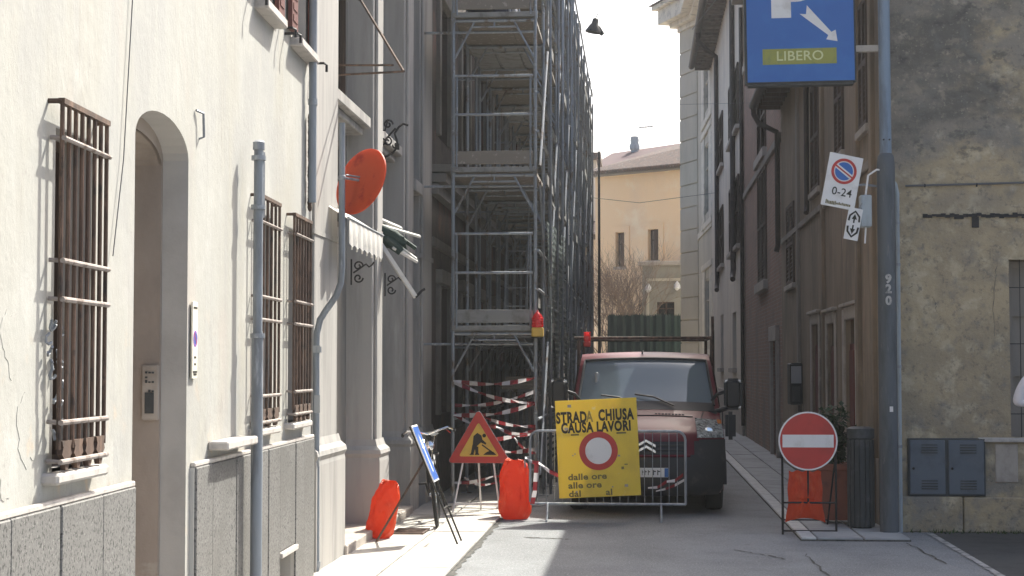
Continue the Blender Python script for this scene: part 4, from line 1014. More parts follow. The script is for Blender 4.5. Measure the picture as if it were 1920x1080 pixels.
MB().box(dB[0], dB[1], .03, .08, dB[2], dB[3]).build('door', 'oldwood', bh)
MB().box(dB[0] - .2, dB[1] + .2, -.08, .02, dB[3] + .005, dB[3] + .3).build('lintel', 'palestone', bh, bevel=.01)
for xa, xb in ((dB[0] - .18, dB[0] - .002), (dB[1] + .002, dB[1] + .18)): MB().box(xa, xb, -.06, .02, 0, dB[3]).build('door_jamb', 'palestone', bh, bevel=.01)
MB().box(0, LB, -.05, .02, 6.0, 6.15).box(0, LB, -.3, .02, HB - .3, HB).build('cornice', 'greybrown', bh, bevel=.01)
MB().box(-.1, LB + .1, -.45, 9, HB + .003, HB + .2).build('roof', 'tile', bh)
MB().tube([(.12, -.07, HB - .4), (.12, -.07, .3)], .05, 8).build('rainwater_pipe', 'guttercu', bh, True)

# ================================================================== RIGHT: PALE GREY HOUSE WITH WIDE EAVES
yC1 = Yof(1336); fC = Fr((XR + .0, yC1, 0), R(-90)); LC = yC1 - yB1 - .01; H = fC.hx
gh = thing('grey_house', 'pale grey rendered house with deep eaves, brown gutter and two long downpipes', 'house', fC.o, fC.ang)
ezC = fC.hz(1308, 98, -.62); HC = ezC + .25
W1 = (H(1371), H(1389), fC.hz(1380, 466), fC.hz(1380, 338)); W2 = (H(1371), H(1389), fC.hz(1380, 248), fC.hz(1380, 132)); W3 = (H(1350), H(1359), W1[2], W1[3]); W4 = (H(1350), H(1359), W2[2], W2[3])
W5 = (H(1352), H(1357), fC.hz(1354, 690), fC.hz(1354, 590)); W6 = (H(1374), H(1381), fC.hz(1378, 690), fC.hz(1378, 585))
ws = [W1, W2, W3, W4, W5, W6]
facade(MB(), LC, HC, ws, d=.25, depth=9).build('wall', 'greyplaster', gh)
for i, o in enumerate(ws):
    window(gh, *o, y=.2)
    if i < 4: shutters(gh, o[0] + .02, o[1] - .02, o[2], o[3], y=-.03, m='oldwood')
    MB().box(o[0] - .15, o[1] + .15, -.12, .05, o[2] - .12, o[2] - .001).build('sill', 'palestone', gh, bevel=.01)
MB().box(-.35, LC + .2, -.62, .0, HC + .002, HC + .1).build('eaves', 'eaves', gh)
rm = MB().box(0, .12, -.58, -.002, HC - .14, HC).mesh('rafter_end', 'eaves')
for k in range(int((LC + .3) / .55)): link('rafter_end', rm, gh, (-.2 + k * .55, 0, 0))
MB().tube([(-.4, -.70, HC + .04), (LC + .2, -.70, HC + .04)], .11, 10).build('gutter', 'guttercu', gh, True)
MB().add([(-.4, -.66, HC + .11), (LC + .2, -.66, HC + .11), (LC + .2, 5, HC + 2.3), (-.4, 5, HC + 2.3)], [(0, 1, 2, 3)]).build('roof', 'tile', gh)
x, z = fC.hit(1345, 540, -.1)
for px, pz in ((1345, 545), (1375, 525)):
    x, z = fC.hit(px, pz, -.1)
    MB().tube([(x, -.70, HC - .02), (x, -.7, HC - .3), (x, -.4, HC - .62), (x, -.1, HC - .85), (x, -.1, HC - 1.1), (x, -.1, z + .3), (x + .1, -.12, z + .12), (x + .45, -.14, z)], .075, 10).build('rainwater_pipe', 'guttercu', gh, True)
MB().box(0, LC, -.06, .01, 0, 1.1).build('plinth', 'palestone', gh, bevel=.02)

# ================================================================== RIGHT: CREAM PALAZZO WITH BANDED CORNER
YP = yC1
p1 = at_y(1311, 700, YP + 7.0); p0 = at_y(1337, 700, YP + .02)
fP = Fr((p1.x, p1.y, 0), math.atan2(p0.y - p1.y, p0.x - p1.x)); H = fP.hx; LP = (Vector((p0.x, p0.y)) - Vector((p1.x, p1.y))).length
pz = thing('cream_palazzo', 'cream palazzo with banded stone corner, tall framed windows and heavy cornice', 'building', fP.o, fP.ang)
p2 = at_y(1279, 700, YP + 8.7); fE = Fr((p2.x, p2.y, 0), math.atan2(p1.y - p2.y, p1.x - p2.x)); LE = (Vector((p2.x, p2.y)) - Vector((p1.x, p1.y))).length
TE = fP.I @ fE.M
HP = fE.hz(1283, 58)
ww = [(H(1324), H(1333), fP.hz(1330, 640), fP.hz(1330, 520)), (H(1324), H(1333), fP.hz(1330, 395), fP.hz(1330, 262)), (H(1324), H(1333), fP.hz(1330, 196), fP.hz(1330, 110))]
facade(MB(), LP, HP, ww, d=.12, depth=6).build('wall', 'cream', pz)
for o in ww:
    f = window(pz, *o, y=.06, fm='trim')
    t = (o[1] - o[0]) * .55
    b = MB(); b.box(o[0] - t, o[0] - .01, -.05, .01, o[2] - .3, o[3] + .35); b.box(o[1] + .01, o[1] + t, -.05, .01, o[2] - .3, o[3] + .35); b.box(o[0] - t - .1, o[1] + t + .1, -.08, .01, o[3] + .353, o[3] + .6)
    b.box(o[0] - t, o[1] + t, -.07, .01, o[2] - .55, o[2] - .303); b.build('window_surround', 'trim', pz, bevel=.02)
MB().box(0, LE, .0, 5, 0, HP).xf(TE).build('corner_pier', 'cream', pz)
bh_ = HP / 17.0
for k in range(17): MB().box(-.03, LE + .02, -.05, 4.9, k * bh_ + .02, (k + 1) * bh_ - .02).xf(TE).build('stone_band', 'cream', pz, bevel=.02)
MB().box(.02, LP, -.04, .01, HP * .44, HP * .455).build('string_course', 'trim', pz)
for (y, za, zb) in ((.10, .0, .22), (.35, .22, .42), (.72, .42, 1.05), (.92, 1.05, 1.25)):
    MB().box(-y - .05, LE + .25, -y, 6, HP + za + .002, HP + zb).xf(TE).build('cornice', 'trim', pz, bevel=.02); MB().box(.3, LP, -y, 5, HP + za + .002, HP + zb - .004).build('cornice', 'trim', pz, bevel=.02)
b = MB(); b.add([(-1.1, -1.05, HP + 1.253), (LE + .3, -1.05, HP + 1.253), (LE + 4, 5, HP + 3.2), (1.5, 5, HP + 3.2), (-1.1, 7, HP + 1.253)], [(0, 1, 2, 3), (4, 0, 3)]); b.xf(TE); b.build('roof', 'tile', pz)

# ================================================================== FAR END OF THE STREET
c = at_y(1200, 690, 84); fY = Fr((c.x, c.y, 0), R(-36)); H = fY.hx
yh = thing('peach_house', 'peach-yellow house with a tiled roof closing the far end of the street', 'house', fY.o, fY.ang)
xa, xb = H(1117), H(1300); ze = fY.hz(1200, 325)
wy = [(H(1156), H(1172), fY.hz(1165, 500), fY.hz(1165, 436)), (H(1217), H(1236), fY.hz(1226, 488), fY.hz(1226, 430))]
facade(MB(), xb, ze, wy, d=.3, depth=10, x0=xa).build('wall', 'peach', yh)
for o in wy:
    window(yh, *o, y=.22, pm='greybrown'); shutters(yh, o[0] + .5 * (o[1] - o[0]), o[1], o[2], o[3], y=.06, m='oldwood')
    b = MB(); b.box(o[0] - .3, o[0] - .01, -.05, .01, o[2] - .2, o[3] + .3).box(o[1] + .01, o[1] + .3, -.05, .01, o[2] - .2, o[3] + .3).box(o[0] - .01, o[1] + .01, -.05, .01, o[3] + .02, o[3] + .3).build('window_surround', 'peach', yh)
    MB().box(o[0] - .12, o[1] + .12, -.1, .04, o[2] - .15, o[2] - .002).build('sill', 'palestone', yh)
MB().box(xa - .4, xb + .2, -.5, 0, ze + .003, ze + .14).build('eaves', 'oldstone', yh); MB().tube([(xa - .5, -.6, ze + .12), (xb + .2, -.6, ze + .12)], .09, 8).build('gutter', 'guttercu', yh, True)
rw = xb - xa + 1.0
b = MB(); nT = 44
A0 = Vector((xa - .6, -.7, ze + .15)); rise = 1.8
def roofpt(u, v):
    x = A0.x + rw * u; return Vector((x, -.7 + 5.2 * v, ze + .15 + rise * v))
for k in range(nT):
    u0, u1 = k / nT, (k + .62) / nT
    vmax = min(1, (u0 * rw) / 5.0 + .02)
    pts = [roofpt((u0 + u1) / 2, q * vmax / 4) for q in range(5)]
    b.tube(pts, .085, 6)
b.build('roof_tiles', 'tile', yh, True, kind='stuff')
b = MB(); b.add([roofpt(0, 0), roofpt(1, 0), roofpt(1, 1), roofpt(.36, 1), Vector((xa - .6, 9.7, ze + .15))], [(0, 1, 2, 3), (4, 0, 3)]); b.build('roof', 'tile', yh)
# house with red roof further back, chimney and aerial
c = at_y(1190, 690, 104); fQ = Fr((c.x, c.y, 0), R(-22)); H = fQ.hx
rh = thing('red_roof_house', 'house behind with a plain pinkish red roof and round chimney pot', 'house', fQ.o, fQ.ang)
xa, xb = H(1104), H(1320); ze = fQ.hz(1190, 318)
facade(MB(), xb, ze, [], depth=9, x0=xa).build('wall', 'greyplaster', rh)
zr = fQ.hz(1190, 282, 4.5)
rf = MB().add([(xa - .3, -.4, ze + .01), (xb + .3, -.4, ze + .01), (xb + .3, 4.5, zr + .55), (xa - .3, 4.5, zr - .1), (xb + .3, 9.5, ze), (xa - .3, 9.5, ze)], [(0, 1, 2, 3), (3, 2, 4, 5), (0, 3, 5)]).build('roof', 'redroof', rh)
x, z = fQ.hit(1190, 281, 4.0)
MB().lathe([(.25, z - .9), (.25, z), (.32, z + .03), (.34, z + .25), (.25, z + .45), (.28, z + .6), (.24, z + .84)], (x, 4, 0), 14).build('chimney', 'pipegrey', rf, True)
xa_, z_ = fQ.hit(1198, 239, 4.2); xb_, _ = fQ.hit(1224, 239, 4.2)
at_ = MB().tube([(xa_, 4.2, z_), (xb_, 4.2, z_)], .04, 5); at_.tube([((xa_ + xb_) / 2, 4.2, z_), ((xa_ + xb_) / 2, 4.2, z_ - 2.6)], .012, 5)
for k in range(6): x_ = xa_ + (xb_ - xa_) * k / 5; at_.tube([(x_, 3.9, z_), (x_, 4.5, z_)], .012, 4)
at_.build('aerial', 'cable', rh)
c = at_y(1105, 690, 92); fK = Fr((c.x, c.y, 0), R(0)); H = fK.hx
kh = thing('narrow_grey_house', 'narrow grey house left of the peach house, mostly behind the scaffold', 'house', fK.o, fK.ang)
xa, xb, ze = H(1060), H(1119), fK.hz(1110, 300)
facade(MB(), xb, ze, [], depth=8, x0=xa).build('wall', 'greyplaster', kh)
MB().box(xa - .3, xb + .25, -.5, 8, ze + .003, ze + .35).build('roof', 'tile', kh)
zz_ = fK.hz(1110, 425); MB().add([(xa, -1.2, zz_ - .5), (xb + .3, -1.2, zz_ - .5), (xb + .3, -.01, zz_ + .3), (xa, -.01, zz_ + .3)], [(0, 1, 2, 3)]).box(xa, xb + .2, -1.1, -.01, zz_ - .7, zz_ - .5).build('porch_roof', 'tile', kh)
# plain annex with lamps
c = at_y(1240, 690, 78); fN = Fr((c.x, c.y, 0), R(-14)); H = fN.hx
an = thing('annex', 'low plain grey annex with flat cornice in front of the peach house', 'building', fN.o, fN.ang)
xa, xb, ze = H(1205), H(1300), fN.hz(1240, 498)
oN = [(H(1231), H(1265), fN.hz(1248, 602), fN.hz(1248, 566))]
facade(MB(), xb, ze, oN, d=.3, depth=5, x0=xa).build('wall', 'annexwall', an); window(an, *oN[0], y=.2)
MB().box(xa - .15, xb, -.2, 5, ze + .003, ze + .2).build('cornice', 'palestone', an, bevel=.02)
b = MB(); za, zb = fN.hz(1240, 640), fN.hz(1240, 522)
b.box(H(1213), H(1213) + .12, -.06, .01, za, zb).box(H(1213) + .12, xb, -.06, .01, zb - .12, zb).build('wall_moulding', 'cream', an)
for px, py in ((1216, 540), (1270, 536)):
    x, z = fN.hit(px, py, -.15); MB().lathe([(.02, .22), (.14, .05), (.16, -.1), (.02, -.22)], (x, -.2, z), 10).build('wall_lamp', 'white', an, True)
# netted fence in front of it
fa, fb = at_y(1141, 690, 73), at_y(1292, 690, 73)
fz_ = at_y(1200, 590, 73).z
fe = thing('netted_fence', 'tall garden fence covered in dark green netting across the end of the street', 'fence', (fa.x, 73, 0))
n = 8; wv = fb.x - fa.x
for k in range(n):
    b = MB(); x0 = wv * k / n; 
    b.grid(lambda u, v: (x0 + wv / n * u * .999, .05 * math.sin(u * 9 + k) * v, .0 + (fz_ + .03 * math.sin(k * 2.3 + u * 5) + .035 * math.sin(u * 41 + k) + .03 * math.sin(u * 67 + 2 * k)) * v), 48, 6)
    b.build('net_panel', 'greennet', fe)
    MB().tube([(x0, .12, 0), (x0, .12, fz_ - .05)], .05, 6).build('post', 'iron', fe)
def bush(px, Y, w, h, seed, label):
    rnd = random.Random(seed); c = at_y(px, 690, Y); t = thing('bare_bush', label, 'bush', (c.x, c.y, 0), 0, 'bare bushes in front of the peach house')
    b = MB(); tr = MB()
    def grow(p, d, l, r, lev):
        q = p + d * l; (tr if lev < 2 else b).tube([p, p.lerp(q, .5) + Vector((rnd.uniform(-.04, .04),) * 3), q], [r, r * .8, r * .6], 4 if lev < 2 else 3, cap=False)
        if lev >= 5: return
        for k in range(3 if lev < 4 else 3):
            d2 = (d + Vector((rnd.uniform(-.75, .75), rnd.uniform(-.75, .75), rnd.uniform(-.25, .45)))).normalized(); grow(p.lerp(q, rnd.uniform(.5, 1)), d2, l * rnd.uniform(.6, .85), r * .6, lev + 1)
    for k in range(5): grow(Vector((rnd.uniform(-w, w) * .3, rnd.uniform(-.5, .5), 0)), Vector((rnd.uniform(-.35, .35), rnd.uniform(-.3, .3), 1)).normalized(), h * .34, .05, 0)
    tr.build('trunk', 'twig', t); b.build('twigs', 'twig', t, kind='stuff')
bush(1140, 79, 1.7, 8.4, 1, 'bare brown bush behind the netted fence, the leftmost'); bush(1176, 79.5, 1.7, 8.8, 2, 'bare brown bush behind the netted fence, between its neighbours'); bush(1196, 80, .8, 5.6, 3, 'bare brown bush against the corner of the grey annex')
lp = at_y(1124, 690, 62)
q = thing('lamp_post', 'thin dark street pole at the far end beside the scaffold', 'pole', (lp.x, lp.y, 0)); MB().tube([(0, 0, 0), (0, 0, at_y(1124, 284, 62).z)], [.06, .04], 8).build('pole', 'guttercu', q, True)
# hanging lamp on its span wire
Y = 42; lc = at_y(1115, 46, Y); q = thing('hanging_street_lamp', 'dark conical street lamp hanging from a wire over the street', 'street lamp', lc); s_ = Y / 3200
q.rotation_euler = (0, R(10), 0)
MB().lathe([(.03, .17), (.07, .14), (.085, .02), (.12, -.02), (.20, -.17), (.21, -.2), (.17, -.2), (.1, -.05)], n=20).build('shade', 'iron', q, True)
MB().tube([(.1, 0, -.05), (.21, 0, -.19), (.24, 0, -.22)], [.05, .06, .05], 8).build('floodlight', 'iron', q, True)
MB().tube([(0, 0, .16), (.03, 0, .28)], .012, 6).build('hanger', 'iron', q)
def wire(name, label, pts, r=.008):
    o = thing(name, label, 'cable', pts[0]); MB().tube([Vector(p) - Vector(pts[0]) for p in pts], r, 5).build('wire', 'cable', o, True)
wz = lc.z + .30
wire('span_wire', 'span wire across the street carrying the hanging lamp', [(-2.7, Y, wz + .35), (lc.x + .05, Y, wz), (XR, Y, wz + .5)], .004)
a, c = at_y(1100, 380, 60), at_y(1300, 378, 60); wire('street_cable', 'faint cable strung across the far end of the street before the peach house', [(-2.75, 60, a.z + .3), (0, 60, a.z - .02), (XR, 60, c.z + .3)], .008)
a = at_y(1300, 52, 50); b_ = at_y(1400, 52, 40); wire('eaves_cable', 'cable running past the eaves of the pale grey house', [(XR - 1.0, 52, a.z + .35), (XR - .45, 43, a.z - .4), (XR, 35, a.z - .5)], .012)
a = at_y(1340, 190, 40); wire('low_cable', 'thin pale cable crossing below the parking sign toward the brick house', [(-2.7, 41, a.z + .15), (0, 40.5, a.z), (XR, 40, at_y(1480, 192, 40).z)], .004)
# ================================================================== VAN
vc = at_y(1211, 700, 20.3)
van = thing('van', 'dark red flatbed van parked behind the barrier with a steel ladder rack', 'van', (vc.x, 20.35, 0))
#        y     z    half-width   plan bulge   crown
ST = [(.13, .24, .86, .30, 0), (.03, .32, .91, .34, 0), (.0, .46, .93, .36, 0), (.0, .60, .94, .36, 0), (.03, .70, .945, .36, 0), (.06, .78, .945, .36, 0), (.10, .88, .945, .36, 0),
      (.17, .97, .945, .34, .02), (.32, 1.05, .94, .32, .04), (.55, 1.13, .93, .28, .05), (.78, 1.19, .92, .24, .05), (.92, 1.24, .925, .22, .04), (1.25, 1.52, .885, .18, .03), (1.55, 1.80, .845, .14, .03), (1.66, 1.875, .83, .13, .03), (1.82, 1.93, .82, .08, .03), (2.2, 1.965, .825, 0, .035), (2.75, 1.955, .825, 0, .035)]
def vp(i, u):
    i0 = min(int(i), len(ST) - 2); t = i - i0; a = [ST[i0][k] * (1 - t) + ST[i0 + 1][k] * t for k in range(5)]
    return Vector((a[2] * u, a[0] + a[3] * abs(u) ** 2.6, a[1] - a[4] * u * u))
def vpatch(i0, i1, u0, u1, nu=18, nv=8, off=0):
    b = MB()
    def fn(s, t):
        i = i0 + (i1 - i0) * t; u = u0 + (u1 - u0) * s; p = vp(i, u)
        if off:
            e = .01; n = (vp(i, u + e) - vp(i, u - e)).cross(vp(min(i + .05, 17), u) - vp(max(i - .05, 0), u)); n.normalize(); p = p + n * off
        return p
    b.grid(fn, nu, nv); return b
bd = merge(vpatch(6, 11, -1, 1, 24, 14), vpatch(14, 17, -1, 1, 20, 10))
# pillars beside the windscreen, and flanks
for s in (-1, 1): bd = merge(bd, vpatch(11, 14, s * .93 if s < 0 else .93, s, 3, 10) if s > 0 else vpatch(11, 14, -1, -.93, 3, 10))
def side(s):
    b = MB(); idx = [0 + k * .5 for k in range(35)]
    edge = [vp(i, s) for i in idx]
    low = .28
    n = len(edge)
    yb = 2.78
    zc = lambda y: low
    vs = []; fs = []
    # columns from the front edge back to the cab rear, at each height
    rows = [e for e in edge]
    for e in rows: vs += [e, Vector((s * (.955 if e.z < 1.0 else .955 - (e.z - 1.0) * .125), max(e.y + .02, min(yb, e.y + .45)), e.z)), Vector((s * (.955 if e.z < 1.0 else .955 - (e.z - 1.0) * .125), yb, e.z))]
    for k in range(n - 1):
        for j in (0, 1):
            q = (k * 3 + j, k * 3 + j + 1, (k + 1) * 3 + j + 1, (k + 1) * 3 + j); fs.append(q if s > 0 else q[::-1])
    b.add(vs, fs); return b
bd = merge(bd, side(1), side(-1), MB().box(-.93, .93, 2.775, 2.785, .3, 1.22).box(-.84, -.45, 2.775, 2.785, 1.22, 1.93).box(.72, .84, 2.775, 2.785, 1.22, 1.93).box(-.45, .72, 2.775, 2.785, 1.78, 1.93))
body = bd.build('body', 'red', van, True)
bp = merge(vpatch(0, 4.2, -1, 1, 26, 10, .012), vpatch(4.2, 6.1, -1, -.60, 6, 4, .012), vpatch(4.2, 6.1, .60, 1, 6, 4, .012)).build('bumper', 'vanblack', van, True)
vpatch(4.2, 5.9, -.50, .50, 16, 5, .013).build('grille', 'phone', van, True)
for s in (-1, 1): vpatch(4.2, 6.1, .50 if s > 0 else -.60, .60 if s > 0 else -.50, 3, 5, .012).build('grille_cheek', 'red', van, True)
vpatch(5.9, 6.1, -.5, .5, 16, 2, .012).build('grille_cheek', 'red', van, True)
b = MB()
for i in (4.45, 5.0, 5.5): b.tube([vp(i, -.48 + .96 * k / 12) + Vector((0, -.016, 0)) for k in range(13)], .012, 6)
b.build('grille_bars', 'vanblack', van, True)
vpatch(5.95, 6.3, -.66, .66, 16, 2, .016).build('grille_lip', 'red', van, True)
b = MB(); b.tube([vp(4.1, -.55 + 1.1 * k / 12) + Vector((0, -.012, 0)) for k in range(13)], .018, 6); b.build('grille_trim', 'red', van, True)
# double chevron badge
b = MB(); cz = .80
for dz in (0, .07):
    p = [(-.115, -.045), (0, .03), (.115, -.045), (.115, -.004), (0, .072), (-.115, -.004)]
    y = -.025
    b.prism([(-.115, cz + dz - .045), (0, cz + dz + .02), (0, cz + dz + .058), (-.115, cz + dz - .007)], y, y + .03); b.prism([(0, cz + dz + .02), (.115, cz + dz - .045), (.115, cz + dz - .007), (0, cz + dz + .058)], y, y + .03)
b.build('badge', 'chrome', van, bevel=.004, loc=(0, .04, -.02))
# headlights
for s in (-1, 1):
    u0, u1 = (.64, .985) if s > 0 else (-.985, -.64)
    hl = vpatch(6.35, 9.3, u0, u1, 8, 10, .014)
    hl.build('headlight', 'lampglass', van, True)
    c = vp(7.4, s * .80) + Vector((0, -.012, 0)); MB().lathe([(.055, -.03), (.05, .004), (.02, .012)], c, 16, axis='y').build('bulb', 'chrome', van, True)
    vpatch(8.6, 9.25, s * .93 if s > 0 else -.985, .985 if s > 0 else -.93, 3, 4, .018).build('indicator', 'amber', van, True)
# bonnet seam lines and slots
b = MB()
for i in (9.6,): b.tube([vp(i, -.62 + 1.24 * k / 14) + Vector((0, -.002, .004)) for k in range(15)], .007, 5)
for s in (-1, 1): b.tube([vp(6.3 + k * .4, s * (.64 + .012 * k)) + Vector((0, -.003, .003)) for k in range(12)], .006, 5)
b.build('bonnet_seam', 'phone', van, True)
for side_ in (0, 1):
  b = MB()
  for k in range(9 if side_ == 0 else 0): b.tube([vp(9.9, -.5 + k * .045) + Vector((0, 0, .004)), vp(9.9, -.47 + k * .045) + Vector((0, 0, .004))], .008, 5)
  for k in range(9 if side_ else 0): b.tube([vp(9.9, .12 + k * .045) + Vector((0, 0, .004)), vp(9.9, .15 + k * .045) + Vector((0, 0, .004))], .008, 5)
  b.build('air_slots', 'phone', van, True, kind='stuff')
vpatch(10.9, 11.35, -.93, .93, 18, 2, .004).build('cowl', 'phone', van, True)
vpatch(11.25, 13.9, -.93, .93, 20, 10, -.012).build('windscreen', 'wind', van, True)
b = MB()
rim = [vp(11.25 + 2.65 * k / 12, -.93) for k in range(13)] + [vp(13.9, -.93 + 1.86 * k / 20) for k in range(1, 20)] + [vp(13.9 - 2.65 * k / 12, .93) for k in range(13)]
b.tube([p + Vector((0, -.008, .006)) for p in rim], .016, 6); b.build('windscreen_seal', 'phone', van, True)
for s, L_ in ((-.12, -.62), (.38, -.15)):
    MB().tube([vp(11.1, s) + Vector((0, -.02, .02)), vp(11.5, (s + L_) / 2) + Vector((0, -.03, .01)), vp(11.62, L_) + Vector((0, -.02, .01))], .012, 5).build('wiper', 'phone', van, True)
# cab inside
inn = MB().box(-.86, .86, 2.5, 2.74, .4, 1.22).box(-.86, -.45, 2.5, 2.74, 1.22, 1.9).box(.72, .86, 2.5, 2.74, 1.22, 1.9).box(-.45, .72, 2.5, 2.74, 1.78, 1.9).box(-.88, .88, 1.05, 1.3, .7, 1.22).box(-.9, .9, 1.1, 2.7, .3, .42); inn.build('cab_interior', 'seat', van)
for x in (-.46, .36, .62):
    b = MB().box(x - .22, x + .22, 1.75, 1.95, .7, 1.38).box(x - .12, x + .12, 1.78, 1.9, 1.42, 1.62).box(x - .22, x + .22, 1.45, 1.95, .6, .8); b.build('seat', 'seat', van, bevel=.05, seg=2)
b = MB()
sw_ = [Vector((-.0 - .40 + .19 * math.cos(t * .3142), 1.35 + .06 * math.sin(t * .3142), 1.24 + .17 * math.sin(t * .3142))) for t in range(21)]
sw_ = [Vector((p.x + .88, p.y, p.z)) for p in sw_]; b.tube(sw_, .014, 6); b.tube([sw_[0], sw_[10]], .014, 6); b.build('steering_wheel', 'phone', van, True)
b = MB().box(-.64, -.60, 1.40, 1.5, 1.25, 1.7); b.build('inner_strap', 'paper', van, bevel=.015)
# plate
pl_ = MB().box(-.26, .26, -.035, -.015, .46, .57); MB().box(-.45, .72, 2.755, 2.765, 1.22, 1.78).build('rear_window', 'wind', van); npl = pl_.build('number_plate', 'plate', van, bevel=.004)
MB().box(.215, .259, -.037, -.034, .463, .567).box(-.259, -.215, -.037, -.034, .463, .567).build('plate_band', 'signblue', npl)
b = MB()
for x, w in ((-.17, .04), (-.12, .04), (-.05, .02), (-.02, .03), (.02, .03), (.08, .04), (.13, .04)): b.box(x, x + w * .3, -.037, -.035, .485, .545).box(x + w * .3, x + w * .85, -.037, -.035, .51 + w * .3, .52 + w * .4)
b.build('plate_marks', 'bin', npl, kind='stuff')
# mirrors
for s in (-1, 1):
    b = MB(); b.box(-.115, .115, -.05, .06, -.19, .2); o = b.build('mirror', 'phone', van, True, bevel=.05, seg=3, loc=(s * 1.085, 1.06, 1.42))
    MB().tube([(-s * .06, .02, -.16), (-s * .17, .06, -.2), (-s * .26, .1, -.22)], .03, 8).tube([(-s * .06, .02, .05), (-s * .2, .08, .0), (-s * .26, .1, -.08)], .022, 8).build('mirror_arm', 'phone', o, True)
    MB().box(-.1, .1, .062, .066, -.17, .18).build('mirror_glass', 'chrome', o, bevel=.02)
    if s > 0: MB().box(-.10, .03, -.04, .05, -.56, -.21).build('lower_housing', 'phone', o, True, bevel=.04, seg=2)
# side windows and door lines
for s in (-1, 1):
    MB().add([(s * .929, 1.25, 1.26), (s * .929, 2.5, 1.26), (s * .864, 2.4, 1.78), (s * .864, 1.7, 1.78)], [(0, 1, 2, 3) if s > 0 else (3, 2, 1, 0)]).xf(Matrix.Translation((s * .004, 0, 0))).build('side_window', 'pane', van)
    d_ = MB().tube([(s * .958, 1.2, .45), (s * .958, 1.2, 1.2)], .006, 5).tube([(s * .958, 2.6, .45), (s * .958, 2.6, 1.2)], .006, 5); d_.build('door_seam', 'phone', van)
    MB().box(-.012, .012, -.07, .07, -.018, .018).build('door_handle', 'vanblack', van, bevel=.006, loc=(s * .965, 2.4, 1.08))
    MB().box(-.012, .014, .9, 2.7, .58, .72).build('side_moulding', 'vanblack', van, bevel=.01, loc=(s * .957, .1, 0))
# wheels
def wheel(x, y):
    w = MB().lathe([(.20, -.10), (.31, -.105), (.335, -.08), (.34, 0), (.335, .08), (.31, .105), (.20, .10)], n=28, axis='x'); o = w.build('wheel', 'rubber', van, True, loc=(x, y, .34))
    s = 1 if x > 0 else -1
    MB().lathe([(.205, -.09), (.205, s * .085), (.17, s * .06), (.08, s * .075), (.001, s * .085)], n=24, axis='x', cap=False).build('rim', 'galv', o, True)
for x in (-.83, .83):
    for y in (.98, 3.95): wheel(x, y)
b = MB()
for s in (-1, 1): b.tube([(s * .945, .98 + .40 * math.cos(t * .2618), .34 + .40 * math.sin(t * .2618)) for t in range(13)], .035, 6)
b.build('wheel_arch', 'vanblack', van, True)
MB().box(-.8, .8, .5, 5.0, .22, .34).build('underbody', 'phone', van)
# flat bed with drop sides, and the ladder rack
MB().box(-.96, .96, 2.86, 5.1, .72, .80).box(-.45, -.3, 2.8, 5.1, .5, .72).box(.3, .45, 2.8, 5.1, .5, .72).build('load_bed', 'vanblack', van)
for s in (-1, 1): MB().box(s * .96 - .015, s * .96 + .015, 2.86, 5.1, .805, 1.15).build('drop_side', 'red', van, bevel=.005)
MB().box(-.94, .94, 5.085, 5.115, .805, 1.15).build('tail_board', 'red', van)
b = MB()
zr = 2.16; xR_ = .90; xL_ = -.66
b.tube([(xL_ - .3, 2.95, zr), (xR_, 2.95, zr)], .018, 8); b.tube([(xR_, 2.95, .8), (xR_, 2.95, zr + .02)], .022, 8); b.tube([(-.9, 2.95, .8), (-.9, 2.95, zr)], .022, 8)
b.tube([(xR_, 5.0, .8), (xR_, 5.0, zr)], .022, 8); b.tube([(-.9, 5.0, .8), (-.9, 5.0, zr)], .022, 8); b.tube([(-.9, 5.0, zr), (xR_, 5.0, zr)], .018, 8)
for z in (1.45, 1.8): b.tube([(xR_, 2.95, z), (xR_, 5, z)], .014, 6)
b.tube([(xR_, 2.95, zr), (xR_, 5, zr)], .018, 8); b.tube([(-.9, 2.95, zr), (-.9, 5, zr)], .018, 8)
b.tube([(xR_ + .03, 3.3, .8), (xR_ + .03, 3.3, zr + .3)], .02, 8); b.tube([(xR_ + .06, 3.9, .8), (xR_ + .06, 3.9, zr + .12)], .02, 8)
b.build('ladder_rack', 'rust', van, True)
MB().tube([(0, 0, 0), (0, 0, .03), (.02, .1, .05)], [.012, .01, .003], 6).build('aerial', 'phone', van, loc=(-.04, 1.83, 1.93))
# a lantern tied to the rack
lk = at_y(1101, 640, 23.2)
def lantern(name, label, p, s=1.0, base='yellow2'):
    q = thing(name, label, 'lantern', p, 0)
    MB().lathe([(.07 * s, .0), (.075 * s, .02 * s), (.07 * s, .10 * s), (.055 * s, .155 * s), (.03 * s, .18 * s), (.012 * s, .2 * s), (.012 * s, .215 * s), (.001, .22 * s)], n=18).build('lens', 'lensred', q, True)
    b = MB().box(-.075 * s, .075 * s, -.07 * s, .07 * s, -.12 * s, 0); b.build('battery_case', base, q, bevel=.012)
    b = MB()
    for k in range(4): b.lathe([(.072 * s, .02 + .03 * k), (.078 * s, .028 + .03 * k), (.072 * s, .036 + .03 * k)], n=18, cap=False)
    b.build('lens_rings', 'lensred', q, True)
    MB().box(-.076 * s, .076 * s, -.071 * s, .071 * s, -.135 * s, -.122 * s).tube([(-.03, .05, -.05), (-.05, .10, -.02)], .01, 5).build('bracket', 'ink', q)
    return q
lantern('warning_lantern', 'red warning lantern with yellow base clamped to the scaffold corner post', at_y(1008, 614, YS - .12))
lantern('warning_lantern', 'small red lantern hanging left above the van roof', lk, .62, 'signred')

